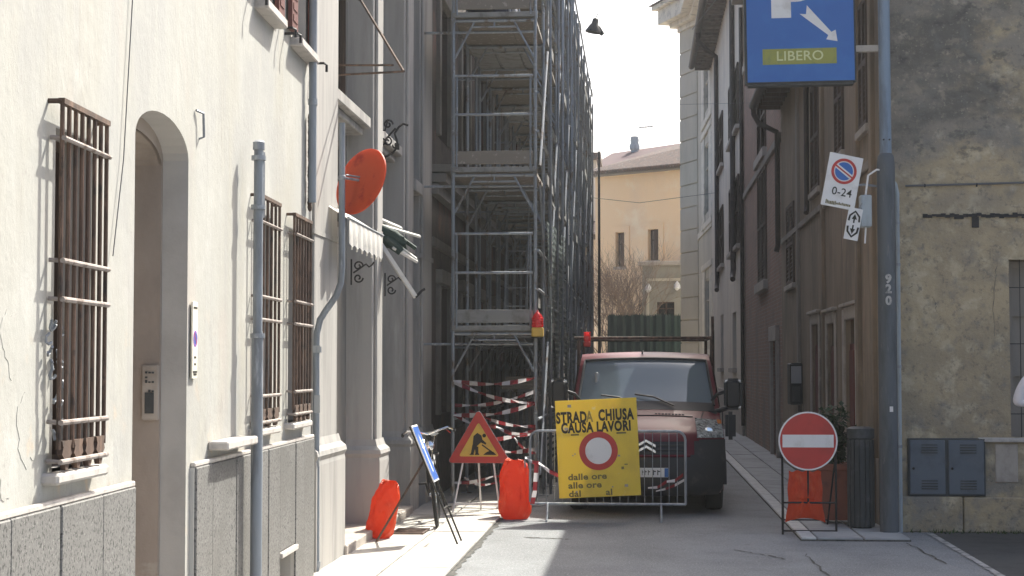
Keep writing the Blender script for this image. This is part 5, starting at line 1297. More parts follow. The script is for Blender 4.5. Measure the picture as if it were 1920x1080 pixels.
# ================================================================== BARRIER AND THE YELLOW SIGN
Yb = 19.75; b0, b1 = at_y(994, 808, Yb), at_y(1285, 808, Yb); zt_, zb_ = b0.z, at_y(1100, 945, Yb).z
ba = thing('crowd_barrier', 'galvanised crowd barrier across the street in front of the van', 'barrier', (b0.x, Yb, 0))
wB = b1.x - b0.x; r_ = .1
b = MB(); cs = lambda x, z, a0: [Vector((x + r_ * math.cos(R(a0 + 22.5 * k)), 0, z + r_ * math.sin(R(a0 + 22.5 * k)))) for k in range(5)]
lp_ = [Vector((0, 0, zb_ + .02))] + [Vector((0, 0, zt_ - .12))] + [p for p in reversed(cs(r_, zt_ - r_, 90))] + cs(wB - r_, zt_ - r_, 0)[::-1] + [Vector((wB, 0, zb_))]
b.tube(lp_, .016, 10); b.tube([(0, 0, zb_), (wB, 0, zb_)], .016, 10); b.build('frame', 'galv', ba, True)
bm_ = MB().tube([(0, 0, zb_), (0, 0, zt_)], .0045, 6).mesh('bar', 'galv', True)
nb = 19
for k in range(1, nb): link('bar', bm_, ba, (wB * k / nb, 0, 0))
ft = MB().tube([(0, -.26, .012), (0, -.2, .012), (0, -.05, zb_), (0, .05, zb_), (0, .2, .012), (0, .26, .012)], .014, 8).mesh('foot', 'galv', True)
for x in (.2, wB - .28): link('foot', ft, ba, (x, 0, 0))
MB().tube([(-.01, 0, zt_ - .3), (-.06, 0, zt_ - .3), (-.06, 0, zt_ - .42)], .01, 6).build('hook', 'galv', ba, True)
ys_ = Yb - .05; cA_, cB_ = at_y(1041, 752, ys_), at_y(1195, 745, ys_); cC_, cD_ = at_y(1200, 928, ys_), at_y(1048, 935, ys_)
ctr = (cA_ + cB_ + cC_ + cD_) / 4; ww_ = ((cB_ - cA_).length + (cC_ - cD_).length) / 2; hh_ = ((cD_ - cA_).length + (cC_ - cB_).length) / 2
roll = math.atan2((cB_ - cA_).z, (cB_ - cA_).x)
ys = thing('closure_sign', 'yellow road closed sign hung on the crowd barrier', 'sign', ctr); ys.rotation_euler = (R(-2), -roll, 0)
MB().box(-ww_ / 2, ww_ / 2, -.004, .012, -hh_ / 2, hh_ / 2).build('panel', 'yellow', ys, bevel=.003)
px_ = ww_ / 152
ZP = lambda y: hh_ / 2 - (y - 749) * px_; XP = lambda x: (x - 1120) * px_
b = text_mb('STRAD', .172, XP(1045), ZP(790.5), -.006, 'LEFT', .008, sx=.62); b.build('lettering', 'ink', ys); b = (text_mb('CHIUSA', .172, XP(1189), ZP(788.5), -.006, 'RIGHT', .008, sx=.615)); b.build('lettering', 'ink', ys); text_mb('A', .172, XP(1101.5), ZP(790), -.006, 'LEFT', .006, sx=.62).build('lettering', 'fade', ys)
text_mb('CAUSA LAVORI', .158, XP(1118.5), ZP(809), -.006, bold=.0072, sx=.68).build('lettering', 'ink', ys)
ring(MB(), XP(1121), ZP(845), .152, .222, -.0065, -.004, 48).build('red_ring', 'signred', ys); ring(MB(), XP(1121), ZP(845), 0, .152, -.0062, -.0042, 48).build('white_disc', 'white', ys)
for s, x, y in (('dalle ore', 1062, 897), ('alle ore', 1062, 912.5), ('dal', 1062, 928)): text_mb(s, .098, XP(x), ZP(y), -.006, 'LEFT', .003, sx=1.22).build('lettering', 'ink2', ys)
text_mb('al', .098, XP(1131), ZP(927), -.006, 'LEFT', .003, sx=1.2).build('lettering', 'ink2', ys)
b = MB(); b.box(XP(1162), XP(1167), -.0065, -.004, ZP(881), ZP(876)).box(XP(1168), XP(1174), -.0065, -.004, ZP(873), ZP(871)); b.box(XP(1071), XP(1086), -.0055, -.004, ZP(815), ZP(812)).box(XP(1156), XP(1174), -.0055, -.004, ZP(815), ZP(812)).build('smudges', 'ink2', ys)
b = MB(); rnd = random.Random(12)
for k in range(16):
    x, z = rnd.uniform(-.4, .4) * ww_, rnd.uniform(-.45, .45) * hh_; w = rnd.uniform(.006, .02); b.box(x - w, x + w * 1.2, -.0052, -.004, z - w * .7, z + w)
b.build('scuffs', 'palestone', ys)
# striped tape helper
def tape_mesh(b, pts, w=.07, seg=.10, sag=.06, n0=0, side=Vector((0, 0, 1))):
    pts = [Vector(p) for p in pts]; k = n0
    for a, c in zip(pts[:-1], pts[1:]):
        n = max(2, int((c - a).length / seg)); rnd = random.Random(k); tw = rnd.uniform(0, 2)
        ps = [a.lerp(c, i / n) - Vector((0, 0, sag * math.sin(math.pi * i / n))) for i in range(n + 1)]
        sd = [Vector((0, .8 * math.sin(tw + i * .9), .25 + .75 * abs(math.cos(tw + i * .62)))) * w * .42 for i in range(n + 1)] if side.z > .5 else [side * w / 2] * (n + 1)
        for i in range(n): b.add([ps[i] - sd[i], ps[i + 1] - sd[i + 1], ps[i + 1] + sd[i + 1], ps[i] + sd[i]], [(0, 1, 2, 3)], k % 2); k += 1
    return b
Yt = YS - .06; T = lambda x, y, d=0: at_y(x, y, Yt + d)
TR = None
def strand(pts, *a, **k):
    o = TR.location; tape_mesh_b = tape_mesh(MB(), [Vector(p) - o for p in pts], *a, **k); tape_mesh_b.build('strand', ['tapew', 'taper'], TR)
TR = thing('barrier_tape', 'red and white barrier tape zigzagging across the foot of the scaffold', 'barrier tape', T(1003, 757))
strand([T(850, 714), T(1002, 709), T(1003, 757), T(851, 716, .02)])
strand([T(850, 778, .03), T(1003, 757)], .075)
strand([T(851, 776, .05), T(930, 800, .05), T(1004, 812)], .07, n0=1); strand([T(870, 822, .1), T(1004, 806)], .07, n0=1)
strand([T(1004, 800), T(880, 770, .3)], .06, n0=1); strand([T(905, 836, .6), T(1002, 842)], .07); strand([T(850, 905, .1), T(925, 893, .4), T(1000, 880)], .06, sag=.03); strand([T(870, 895, .6), T(930, 905, .2)], .06)
strand([T(852, 760, .2), T(1000, 735, .1)], .06, n0=1); strand([T(960, 815, .3), T(1004, 850)], .06)
TR = thing('barrier_tape', 'short red and white tape running from the red bag to the yellow sign', 'barrier tape', at_y(1006, 870, Yb - .02))
strand([at_y(985, 858, Yb - .03), at_y(1010, 868, Yb - .03), at_y(1050, 893, Yb - .02)], .06, sag=.02); strand([at_y(1006, 870, Yb - .02), at_y(1003, 920, Yb - .02), at_y(998, 945, Yb - .02)], .05, sag=0, n0=1, side=Vector((1, 0, 0)))
TR = thing('barrier_tape', 'scrap of red and white tape knotted low on the right end of the barrier', 'barrier tape', at_y(1250, 903, Yb - .03))
strand([at_y(1215, 915, Yb + .1), at_y(1250, 903, Yb - .03), at_y(1281, 890, Yb - .03)], .05, sag=.03); strand([at_y(1230, 921, Yb + .1), at_y(1283, 900, Yb - .03)], .04, sag=.02)

# ================================================================== SAND BAGS
from mathutils import noise as NZ
def bag(name, label, loc, w, d, h, seed, lean=0, slit=False, rz=0):
    q = thing(name, label, 'sandbag', loc, rz); q.rotation_euler = (0, lean, rz); rnd = random.Random(seed); a1, a2 = rnd.uniform(0, 6), rnd.uniform(0, 6)
    b = MB()
    def fn(u, v):
        t = 2 * math.pi * u; z = v
        k = (1 - .38 * max(0, (v - .72) / .28) ** 1.5) * (1 - .16 * max(0, (.15 - v) / .15) ** 2)
        ex = abs(math.cos(t)) ** .6 * (1 if math.cos(t) > 0 else -1); ey = abs(math.sin(t)) ** .8 * (1 if math.sin(t) > 0 else -1)
        wob = 1 + .05 * math.sin(5 * t + a1 + 6 * v) + .04 * math.sin(9 * v + a2 + 2 * t)
        thick = (.35 + .75 * math.sin(math.pi * min(1, max(0, .12 + v * .86))) * (1.15 - .5 * v))
        return Vector((w / 2 * k * ex * wob, d / 2 * ey * thick * wob, h * z * (1 - .04 * math.cos(2 * t + a2) * v) + .02 * math.sin(3 * t + a1) * (v - .1)))
    fn0 = fn
    def fn(u, v):
        p = fn0(u % 1.0, v); q = Vector((p.x * 13, p.y * 13, p.z * 4 + seed * 3)); d = Vector((p.x, p.y, 0))
        if d.length < 1e-4: return p
        r1 = 1 - abs(NZ.noise(q)) * 2; r2 = 1 - abs(NZ.noise(q * 2.3 + Vector((3, 1, 2)))) * 2
        return p + d.normalized() * (.024 * r1 + .010 * r2 - .014) * min(1, v * 8) + Vector((0, 0, .006 * r2))
    b.grid(fn, 72, 52)
    b.add([fn(k / 72, 0) for k in range(72)], [tuple(range(72))[::-1]]); b.add([fn(k / 72, 1) for k in range(72)], [tuple(range(72))])
    b.build('bag', 'sand', q, True)
    b = MB()
    for s in (-1, 1): b.tube([(s * w * .22, 0, h * .97), (s * w * .26, -.02, h * 1.02), (s * w * .12, -.01, h * 1.035), (0, 0, h * .98)], [.02, .018, .012, .008], 6)
    b.build('tied_corner', 'sand', q, True)
    return q
pb_ = on_g(979, 957); bag('sandbag', 'tall red plastic sandbag standing at the left end of the barrier', (pb_.x, Yb - .02 + .12, 0), .34, .26, .66, 1, 0)
pb_ = on_g(708, 1016); bag('sandbag', 'red plastic sandbag slumped against the pilaster, tied to the leaning rod', (pb_.x - .02, pb_.y + .08, .03), .25, .24, .57, 2, R(14), rz=R(0))

# ================================================================== ROAD WORKS TRIANGLE
Yw = 20.45; ap, bl, br = at_y(897, 766, Yw), at_y(838, 869, Yw), at_y(959, 868, Yw)
tr = thing('works_sign', 'triangular road works sign with digging figure on a white trestle', 'sign', ((bl.x + br.x) / 2, Yw, .03))
S = br.x - bl.x; z0 = (bl.z + br.z) / 2 - .03; Ht = ap.z - .03 - z0; xa_ = ap.x - (bl.x + br.x) / 2
def tri(k, zsh=0):
    c = Vector((xa_ * .33, z0 + Ht / 3)); V = [Vector((-S / 2, z0)), Vector((S / 2, z0)), Vector((xa_, z0 + Ht))]; out = []
    V = [c + (v - c) * k for v in V]
    for i in range(3):
        p, a, b = V[i], V[i - 1], V[(i + 1) % 3]; r = .05 * k
        for t in range(4): s = t / 3; out.append(tuple(p + (a - p).normalized() * r * (1 - s) + (b - p).normalized() * r * s + (c - p).normalized() * (-.012) * math.sin(math.pi * s)))
    return out
pn = MB().prism(tri(1), 0, .018).build('panel', 'greyback', tr, bevel=.003)
MB().prism(tri(.985), -.003, 0).build('red_border', 'signred', tr); MB().prism(tri(.63), -.006, -.003).build('yellow_field', 'yellow2', tr)
m_ = S / 121.0; X0 = lambda x: (x - 898.5) * m_; Z0 = lambda y: z0 + (868.5 - y) * m_
b = MB(); y0, y1 = -.0085, -.006
def pg(pts): b.prism([(X0(x), Z0(y)) for x, y in pts][::-1] if False else [(X0(x), Z0(y)) for x, y in pts], y0, y1)
ring(b, X0(908), Z0(817), 0, 3.6 * m_, y0, y1, 14)
pg([(886, 838), (893, 838), (905, 827), (903, 817), (895, 812), (888, 818)])
pg([(883, 851), (888, 851), (893, 836), (886, 834)]); pg([(892, 851), (897, 851), (897, 838), (890, 836)]); pg([(880, 853), (889, 853), (888, 849), (884, 849)]); pg([(890, 853), (899, 853), (897, 849), (892, 849)])
pg([(902, 830), (911, 834), (912, 831), (904, 824)]); pg([(903, 835), (925, 851), (926.5, 849), (904.5, 833)])
pg([(906, 853), (931, 853), (926, 848), (919, 845), (912, 848)])
b.build('digging_figure', 'ink', tr)
fx = lambda x: X0(x); fzz = lambda y: at_y(900, y, Yw).z - .03
for (x0, x1) in ((868, 851), (925, 939)):
    MB().tube([(fx(x0), .02, Z0(866)), (fx(x1), -.12, 0.0)], .012, 6).build('leg', 'white', tr, True)
MB().tube([(fx(897), .03, Z0(866)), (fx(897), .35, 0)], .012, 6).build('leg', 'white', tr, True)
MB().box(fx(855), fx(937), -.095, -.075, .085, .115).build('crossbar', 'white', tr)

# ================================================================== BLUE SIGN ON ITS EASEL, SEEN NEARLY EDGE-ON
fp = on_g(858, 1021, .03); tX, tZ = at_y(771, 799, fp.y + .1).x, at_y(771, 799, fp.y + .1).z
es = thing('blue_arrow_sign', 'blue and white sign on a dark easel seen nearly edge-on in front of the bicycle', 'sign', (fp.x, fp.y, .03))
top = Vector((tX - fp.x, 0, tZ - .03)); dr_ = top.normalized()
wS = .36
b = MB()
for y in (0, wS): b.tube([(0, y, 0), (top.x, y, top.z)], .010, 6)
for t in (.3, .62): b.tube([dr_ * (top.length * t), dr_ * (top.length * t) + Vector((0, wS, 0))], .008, 6)
b.build('easel_front', 'ink', es, True)
MB().tube([dr_ * (top.length * .72) + Vector((0, wS * .5, 0)), (at_y(700, 1012, fp.y).x - fp.x, wS * .5, 0)], .012, 6).build('easel_leg', 'rust', es, True)
nrm = Vector((dr_.z, 0, -dr_.x))
def onp(t, y, o): return dr_ * (top.length * t) + Vector((0, y, 0)) + nrm * o
def plate(t0, t1, y0, y1, o0, o1):
    b = MB(); V = [onp(t, y, o) for o in (o0, o1) for (t, y) in ((t0, y0), (t0, y1), (t1, y1), (t1, y0))]
    return b.add(V, [(0, 3, 2, 1), (4, 5, 6, 7), (0, 1, 5, 4), (1, 2, 6, 5), (2, 3, 7, 6), (3, 0, 4, 7)])
plate(.52, 1.0, -.03, wS + .03, .012, .022).build('plate', 'white', es, bevel=.003)
plate(.535, .985, -.01, wS + .01, .022, .0235).build('blue_field', 'signblue2', es)
b = plate(.60, .80, wS * .42, wS * .58, .0236, .0245); b.add([onp(.80, wS * .25, .0245), onp(.80, wS * .75, .0245), onp(.93, wS * .5, .0245)], [(0, 1, 2)]); b.build('arrow', 'white', es)

# ================================================================== BICYCLE
bw = on_g(818, 990, .03)
bk = thing('bicycle', 'old dark bicycle with bright handlebars parked along the wall behind the blue sign', 'bicycle', (bw.x, bw.y + .1, .03), R(96)); bk.rotation_euler = (R(-6), 0, R(96))
rw_ = .335
def bwheel(x):
    w = MB()
    w.tube([(rw_ * math.cos(2 * math.pi * k / 32), 0, rw_ * math.sin(2 * math.pi * k / 32)) for k in range(33)], .021, 8, cap=False); o = w.build('wheel', 'rubber', bk, True, loc=(x, 0, rw_ + .02))
    b = MB().tube([((rw_ - .03) * math.cos(2 * math.pi * k / 32), 0, (rw_ - .03) * math.sin(2 * math.pi * k / 32)) for k in range(33)], .011, 6, cap=False); b.build('rim', 'chrome', o, True)
    b = MB()
    for k in range(18): t = 2 * math.pi * k / 18; b.tube([(.02 * math.cos(t), .025 * (-1) ** k, .02 * math.sin(t)), ((rw_ - .03) * math.cos(t), 0, (rw_ - .03) * math.sin(t))], .0016, 4)
    b.tube([(0, -.05, 0), (0, .05, 0)], .02, 8); b.build('spokes', 'galv', o)
    b = MB(); b.grid(lambda u, v: ((rw_ + .05) * math.cos(-.3 + u * 3.0), .035 * (v * 2 - 1), (rw_ + .05) * math.sin(-.3 + u * 3.0) - .02 * (2 * v - 1) ** 2), 18, 4); b.build('mudguard', 'iron', o, True)
bwheel(0); bwheel(1.06)
b = MB(); hub, rear, bb, seat_, head = Vector((0, 0, .355)), Vector((1.06, 0, .355)), Vector((.62, 0, .30)), Vector((.78, 0, .84)), Vector((.19, 0, .82))
for p, r in ((head, bb), (head - Vector((-.02, 0, .12)), bb), (bb, seat_), (rear, seat_), (rear, bb)): b.tube([p, r], .016, 8)
for y in (-.05, .05): b.tube([head - Vector((.0, 0, -.06)), Vector((.12, y * .5, .72)), Vector((.05, y, .6)), hub + Vector((0, y, 0))], .012, 6)
b.tube([Vector((.21, 0, .76)), Vector((.16, 0, 1.0))], .016, 8); b.tube([seat_, Vector((.80, 0, .95))], .013, 6); b.build('frame', 'iron', bk, True)
b = MB().tube([(.42, -.29, 1.0), (.30, -.28, 1.02), (.17, -.22, 1.06), (.12, -.08, 1.03), (.14, 0, 1.0), (.12, .08, 1.03), (.17, .22, 1.06), (.30, .28, 1.02), (.42, .29, 1.0)], .012, 8); hb = b.build('handlebar', 'chrome', bk, True)
for y in (-.29, .29): MB().tube([(.30, y * .97, 1.02), (.44, y, 1.0)], .018, 8).build('grip', 'rubber', hb, True)
MB().tube([(.2, -.2, 1.03), (.36, -.24, .985)], .006, 5).tube([(.2, .2, 1.03), (.36, .24, .985)], .006, 5).tube([(.16, -.1, 1.03), (.05, -.06, .95), (.1, 0, .7)], .004, 5).tube([(.16, .1, 1.03), (.04, .05, .93), (.1, .02, .7)], .004, 5).build('brake_levers', 'chrome', bk, True)
MB().lathe([(.02, -.05), (.05, -.03), (.058, .02), (.05, .03)], (.06, 0, .88), 14, axis='x').build('headlamp', 'chrome', bk, True)
MB().grid(lambda u, v: (.68 + .28 * u, (v - .5) * (.06 + .16 * u), .98 + .02 * u - .03 * (2 * v - 1) ** 2), 10, 8).box(.70, .95, -.04, .04, .93, .965).build('saddle', 'rubber', bk, True)
b = MB().lathe([(.09, -.006), (.09, .006)], bb, 20, axis='y'); b.tube([bb + Vector((0, -.07, 0)), bb + Vector((.1, -.09, -.14))], .01, 6).tube([bb + Vector((0, .07, 0)), bb + Vector((-.1, .09, .14))], .01, 6).box(bb.x + .06, bb.x + .14, -.17, -.08, bb.z - .16, bb.z - .14).box(bb.x - .14, bb.x - .06, .08, .17, bb.z + .14, bb.z + .16).build('pedals', 'iron', bk, True)
b = MB().tube([(.8, -.07, .74), (1.25, -.07, .74), (1.25, .07, .74), (.8, .07, .74)], .006, 5).tube([(1.06, -.07, .74), (1.06, -.05, .36)], .006, 5).tube([(1.06, .07, .74), (1.06, .05, .36)], .006, 5); b.build('carrier', 'iron', bk, True)
gr = on_g(770, 997, .034)
q = thing('drain_grate', 'rusty drain grate let into the pavement beside the bicycle', 'grate', (gr.x, gr.y, .036))
b = MB().box(-.17, .17, -.28, -.26, 0, .012).box(-.17, .17, .26, .28, 0, .012).box(-.17, -.15, -.26, .26, 0, .012).box(.15, .17, -.26, .26, 0, .012); b.build('frame', 'rust', q)
for k in range(13): MB().box(-.15, .15, -.24 + k * .04, -.225 + k * .04, 0, .01).build('bar', 'rust', q)

# ================================================================== NO ENTRY SIGN
pe = on_g(1522, 1003, .0); Ye = pe.y
ne = thing('no_entry_sign', 'round red no entry sign on a black tubular stand at the pavement corner', 'sign', (at_y(1515, 827, Ye).x, Ye, 0))
dc = at_y(1515, 827, Ye); k_ = Ye / 3200; ox, oz = dc.x, dc.z
rE = 54.5 * k_
b = MB().lathe([(rE * .98, 0), (rE, -.008), (rE, -.02), (rE * .95, -.024)], (0, 0, oz), 56, axis='y'); b.build('disc', 'greyback', ne, True)
ring(MB(), 0, oz, rE * .945, rE * .995, -.004, .0, 56).build('white_rim', 'white', ne); ring(MB(), 0, oz, 0, rE * .944, -.003, .0, 56).build('red_face', 'signred', ne)
MB().box(-rE * .86, rE * .86, -.006, -.003, oz - rE * .215, oz + rE * .215).build('white_bar', 'white', ne)
U = lambda x, y: ((x - 1515) * k_, 0, at_y(x, y, Ye).z)
b = MB()
for x in (1468, 1566):
    u = (x - 1515) * k_; b.tube([(u, .03, .0), (u, .03, oz - rE * .35)], .012, 8)
    u2 = u + (.04 if x < 1500 else -.05); b.tube([(u2, .42, 0.075), (u, .04, oz - rE * .5)], .010, 8)
for y in (943, 996): z = at_y(1515, y, Ye).z; b.tube([(-.265, .03, z), (.29, .03, z)], .010, 8)
b.tube([(-.22, .42, .12), (.24, .42, .12)], .009, 6); b.tube([(0, .03, at_y(1515, 943, Ye).z), (0, .03, oz - rE)], .010, 8); b.tube([(-.29, .035, oz - rE * .4), (.29, .035, oz - rE * .4)], .012, 8)
b.build('stand', 'iron', ne, True)
zt2, zb2 = at_y(1510, 884, Ye).z, at_y(1510, 981, Ye).z
sb2 = thing('sandbag', 'flat red plastic sandbag hanging on the stand of the no entry sign', 'sandbag', (at_y(1511, 930, Ye).x, Ye + .08, zb2))
b = MB(); hS = zt2 - zb2
def fb_(u, v):
    x = (u - .5); wv = .375 - .03 * v + .012 * math.sin(v * 12); bulge = math.sin(math.pi * min(max(v, .02), .98)) ** .5
    ztop = hS * v
    lo = .03 * (1 - v) ** 8 * (1 - 4 * x * x) * 1.5
    return (x * wv * (1 + .12 * (1 - v) ** 6), 0, ztop + lo + .01 * math.sin(20 * x) * v)
fs = lambda u, v, s: Vector(fb_(u, v)) + Vector((0, s * .016 * (1 - abs(NZ.noise(Vector((u * 5, v * 3, 7 + s)))) * 2.4) * math.sin(math.pi * u) ** .5 * min(1, 8 * v, 8 * (1 - v)), 0)) + Vector((0, s * (.055 * (math.sin(math.pi * u) ** .6) * (math.sin(math.pi * v) ** .45) * (1 + .25 * math.sin(13 * u + 5 * v) * v) * (.75 if .40 < v < .47 else 1)), 0))
b.grid(lambda u, v: fs(u, v, -1), 44, 44); b.grid(lambda u, v: fs(u, v, 1), 24, 24, flip=True); b.build('bag', 'sand', sb2, True)

# ================================================================== PARKING SIGN POLE
po = on_g(1668, 983); po = Vector((at_y(1667, 900, 18.25).x, 18.25, 0)); zs = at_y(1664, 288, 18.25).z
q = thing('sign_pole', 'tall blue-grey steel pole with a thicker dark lower sleeve at the house corner', 'pole', po)
MB().tube([(0, 0, zs - .02), (-.012, 0, 8.2)], .062, 16).build('upper_tube', 'bluepole', q, True)
MB().lathe([(.105, 0), (.10, .05), (.095, zs - .12), (.085, zs - .03), (.064, zs)], n=18).build('sleeve', 'sleeve', q, True)
b = MB()
for x in (-.03, .03): b.lathe([(.009, .0), (.009, .012)], (x, -.066, zs + .14), 8, axis='y')
b.build('bolts', 'iron', q)
# scrawled marks on the pole
for s_, y in (('9', 530), ('2', 549), ('0', 571)):
    z = at_y(1667, y, 18.15).z; text_mb(s_, .125, .0, z, -.106, bold=.006).build('painted_mark', 'line', q)
MB().box(-.0, .035, -.104, -.1, at_y(1675, 772, 18.2).z, at_y(1675, 762, 18.2).z).build('sticker', 'white', q)
# thin conduit beside it
c0 = at_y(1690, 985, 18.5); zc_ = at_y(1687, 345, 18.5).z
cq = thing('cable_conduit', 'thin pale grey conduit climbing the house corner right of the sign pole', 'conduit', (c0.x, 18.55, 0))
MB().tube([(0, 0, 0), (0, 0, zc_ - .1), (-.02, 0, zc_), (-.06, .0, zc_ + .05)], .024, 10).build('tube', 'pipegrey', cq, True)
for y in (420, 498, 690, 840): z = at_y(1690, y, 18.5).z; MB().tube([(0, 0, z), (0, 0, z + .03)], .029, 10).build('pipe_clip', 'galv', cq, True)
# parking board
Yp = 18.2; a_, b_ = at_y(1398, 160, Yp), at_y(1607, 157, Yp); w_ = b_.x - a_.x; h_ = w_ * 1.33
ps = thing('parking_sign', 'large blue illuminated parking box sign with white arrow and yellow-green window', 'sign', ((a_.x + b_.x) / 2, Yp, a_.z))
ps.rotation_euler = (0, R(-.7), 0)
MB().box(-w_ / 2, w_ / 2, 0, .2, 0, h_).build('housing', 'bin', ps, bevel=.03, seg=3)
k_ = w_ / 209; XQ = lambda x: (x - 1502.5) * k_; ZQ = lambda y: (160 - y) * k_
b = MB().box(-w_ / 2 + .022, w_ / 2 - .022, -.006, .0, .035, h_ - .022); b.build('face', 'signblue', ps, bevel=.004)
# the letter
zb_, xs_ = ZQ(32), XQ(1449); pw_ = 37 * k_; ph_ = .75
b = MB().box(xs_, xs_ + pw_, -.009, -.006, zb_, zb_ + ph_)
ro, ri = .29, .29 - pw_ * .86; cxP = xs_ + .26; czP = zb_ + ph_ - ro
b.box(xs_ + pw_, cxP, -.009, -.006, zb_ + ph_ - (ro - ri), zb_ + ph_).box(xs_ + pw_, cxP, -.009, -.006, czP - ro, czP - ri)
for k in range(16):
    t0, t1 = -math.pi / 2 + math.pi * k / 16, -math.pi / 2 + math.pi * (k + 1) / 16; P = lambda r, t: (cxP + r * math.cos(t), czP + r * math.sin(t)); b.prism([P(ri, t0), P(ro, t0), P(ro, t1), P(ri, t1)], -.009, -.006)
b.build('letter', 'white', ps)
b = MB(); b.prism([(XQ(x), ZQ(y)) for x, y in ((1502, 24), (1515, 22), (1516, 10), (1558, 63), (1553, 70))][::-1], -.009, -.006) if False else None
b = MB().add([(XQ(x), -.0085, ZQ(y)) for x, y in ((1502, 25), (1514, 26), (1516, 9), (1521, 15), (1561, 61), (1569, 57), (1572, 79), (1551, 75), (1555, 67))], [(0, 8, 1), (1, 8, 4, 3), (1, 3, 2), (8, 7, 6, 5, 4)]); b.build('arrow', 'white', ps)
MB().box(XQ(1431), XQ(1570), -.009, -.006, ZQ(121), ZQ(91)).build('window', 'olive', ps); text_mb('LIBERO', 27 * k_ * .96, XQ(1501), ZQ(113.5), -.0105, bold=.0012, sx=1.06).build('lettering', 'limelit', ps)
MB().tube([(-.2, .09, h_ - .2), (-.2, .09, h_ - .2)], .01) if False else None
za = at_y(1630, 90, Yp).z - a_.z
MB().box(w_ / 2 + .003, po.x - ps.location.x - .05, .06, .12, za - .035, za + .035).build('arm', 'palestone', ps, bevel=.004)
MB().box(w_ / 2 + .003, po.x - ps.location.x - .05, .06, .12, za + .9, za + .97).build('arm', 'palestone', ps, bevel=.004)
# tilted no parking plate and small arrow plate
Ynp = 18.12
cn = at_y(1579, 340, Ynp); kk = Ynp / 3200
np_ = thing('no_parking_sign', 'crooked white no parking plate with blue and red disc on the sign pole', 'sign', cn); tl = R(11.0); np_.rotation_euler = (0, tl, R(8))
MB().box(-32 * kk, 32 * kk, 0, .012, -50 * kk, 50 * kk).build('plate', 'white', np_, bevel=.004)
ring(MB(), 0, 19 * kk, 19 * kk, 24 * kk, -.004, 0, 36).build('red_ring', 'signred', np_); ring(MB(), 0, 19 * kk, 0, 17 * kk, -.003, 0, 36).build('blue_disc', 'signblue', np_)
MB().prism([(-16.6 * kk, 19 * kk + 4 * kk), (14.5 * kk, 19 * kk - 13 * kk), (17 * kk, 19 * kk - 4.5 * kk), (-14 * kk, 19 * kk + 12 * kk)], -.0042, -.0029).build('slash_border', 'white', np_)
b = MB(); c4 = math.sqrt(.5); b.prism([(-18 * kk * .87, 19 * kk + 18 * kk * .42), (-17 * kk * .8, 19 * kk + 17 * kk * .62)][:0] or [(-19 * kk, 19 * kk + 8 * kk), (17.5 * kk, 19 * kk - 11 * kk), (18.5 * kk, 19 * kk - 8.5 * kk), (-17.5 * kk, 19 * kk + 10.5 * kk)], -.0052, -.003); b.build('slash', 'signred', np_)
MB().box(-30 * kk, 30 * kk, -.0006, .0, -49 * kk, 48 * kk).build('face', 'white', np_)
text_mb('0-24', 21 * kk, 3 * kk, -27 * kk, -.003, bold=.001).build('lettering', 'ink', np_)
b = MB(); rnd = random.Random(8)
x = -24
while x < -4: w = rnd.uniform(1.5, 3); b.box(x * kk, (x + w) * kk, -.003, 0, -46 * kk, (-46 + rnd.uniform(5, 8)) * kk); x += w + .8
while x < 24: w = rnd.uniform(1.5, 3); b.box(x * kk, (x + w) * kk, -.003, 0, -44.5 * kk, (-44.5 + rnd.uniform(3, 5)) * kk); x += w + .8
b.build('small_print', 'ink2', np_)
MB().tube([(12 * kk, .02, -5 * kk), (48 * kk, .1, 5 * kk), (po.x - cn.x - .02, .12, 8 * kk)], .014, 6).build('bracket', 'greyback', np_, True)
ca = at_y(1600, 420, Ynp); ap_ = thing('arrow_plate', 'small white plate with a double black arrow hanging below the no parking plate', 'sign', ca); ap_.rotation_euler = (0, R(11), R(8))
MB().box(-13.5 * kk, 13.5 * kk, 0, .01, -30 * kk, 30 * kk).build('plate', 'white', ap_, bevel=.003)
b = MB()
for s in (-1, 1):
    b.tube([(-10 * kk, -.002, s * 5 * kk), (-9 * kk, -.002, s * 15 * kk), (0, -.002, s * 24 * kk), (9 * kk, -.002, s * 15 * kk), (10 * kk, -.002, s * 5 * kk)], 2.0 * kk, 5); b.add([(-5 * kk, -.003, s * 9 * kk), (5 * kk, -.003, s * 9 * kk), (0, -.003, s * 19 * kk)], [(0, 1, 2) if s > 0 else (2, 1, 0)]); b.box(-1.4 * kk, 1.4 * kk, -.003, 0, min(s * 2, s * 10) * kk, max(s * 2, s * 10) * kk)
b.build('arrows', 'ink', ap_); MB().tube([(6 * kk, .015, 30 * kk), (10 * kk, .015, 42 * kk)], .008, 5).build('strap', 'greyback', ap_)
cj = at_y(1623, 396, 18.2); jb = thing('junction_box', 'pale grey junction box on the pole beside the crooked no parking plate', 'box', cj)
MB().box(-.06, .06, -.05, .1, -.17, .17).build('case', 'pipegrey', jb, bevel=.012); MB().tube([(0, 0, .16), (.03, 0, .38), (.12, 0, .44), (.2, 0, .43)], .012, 6).tube([(0, 0, -.17), (-.01, 0, -.34)], .01, 6).build('cable', 'white', jb, True)

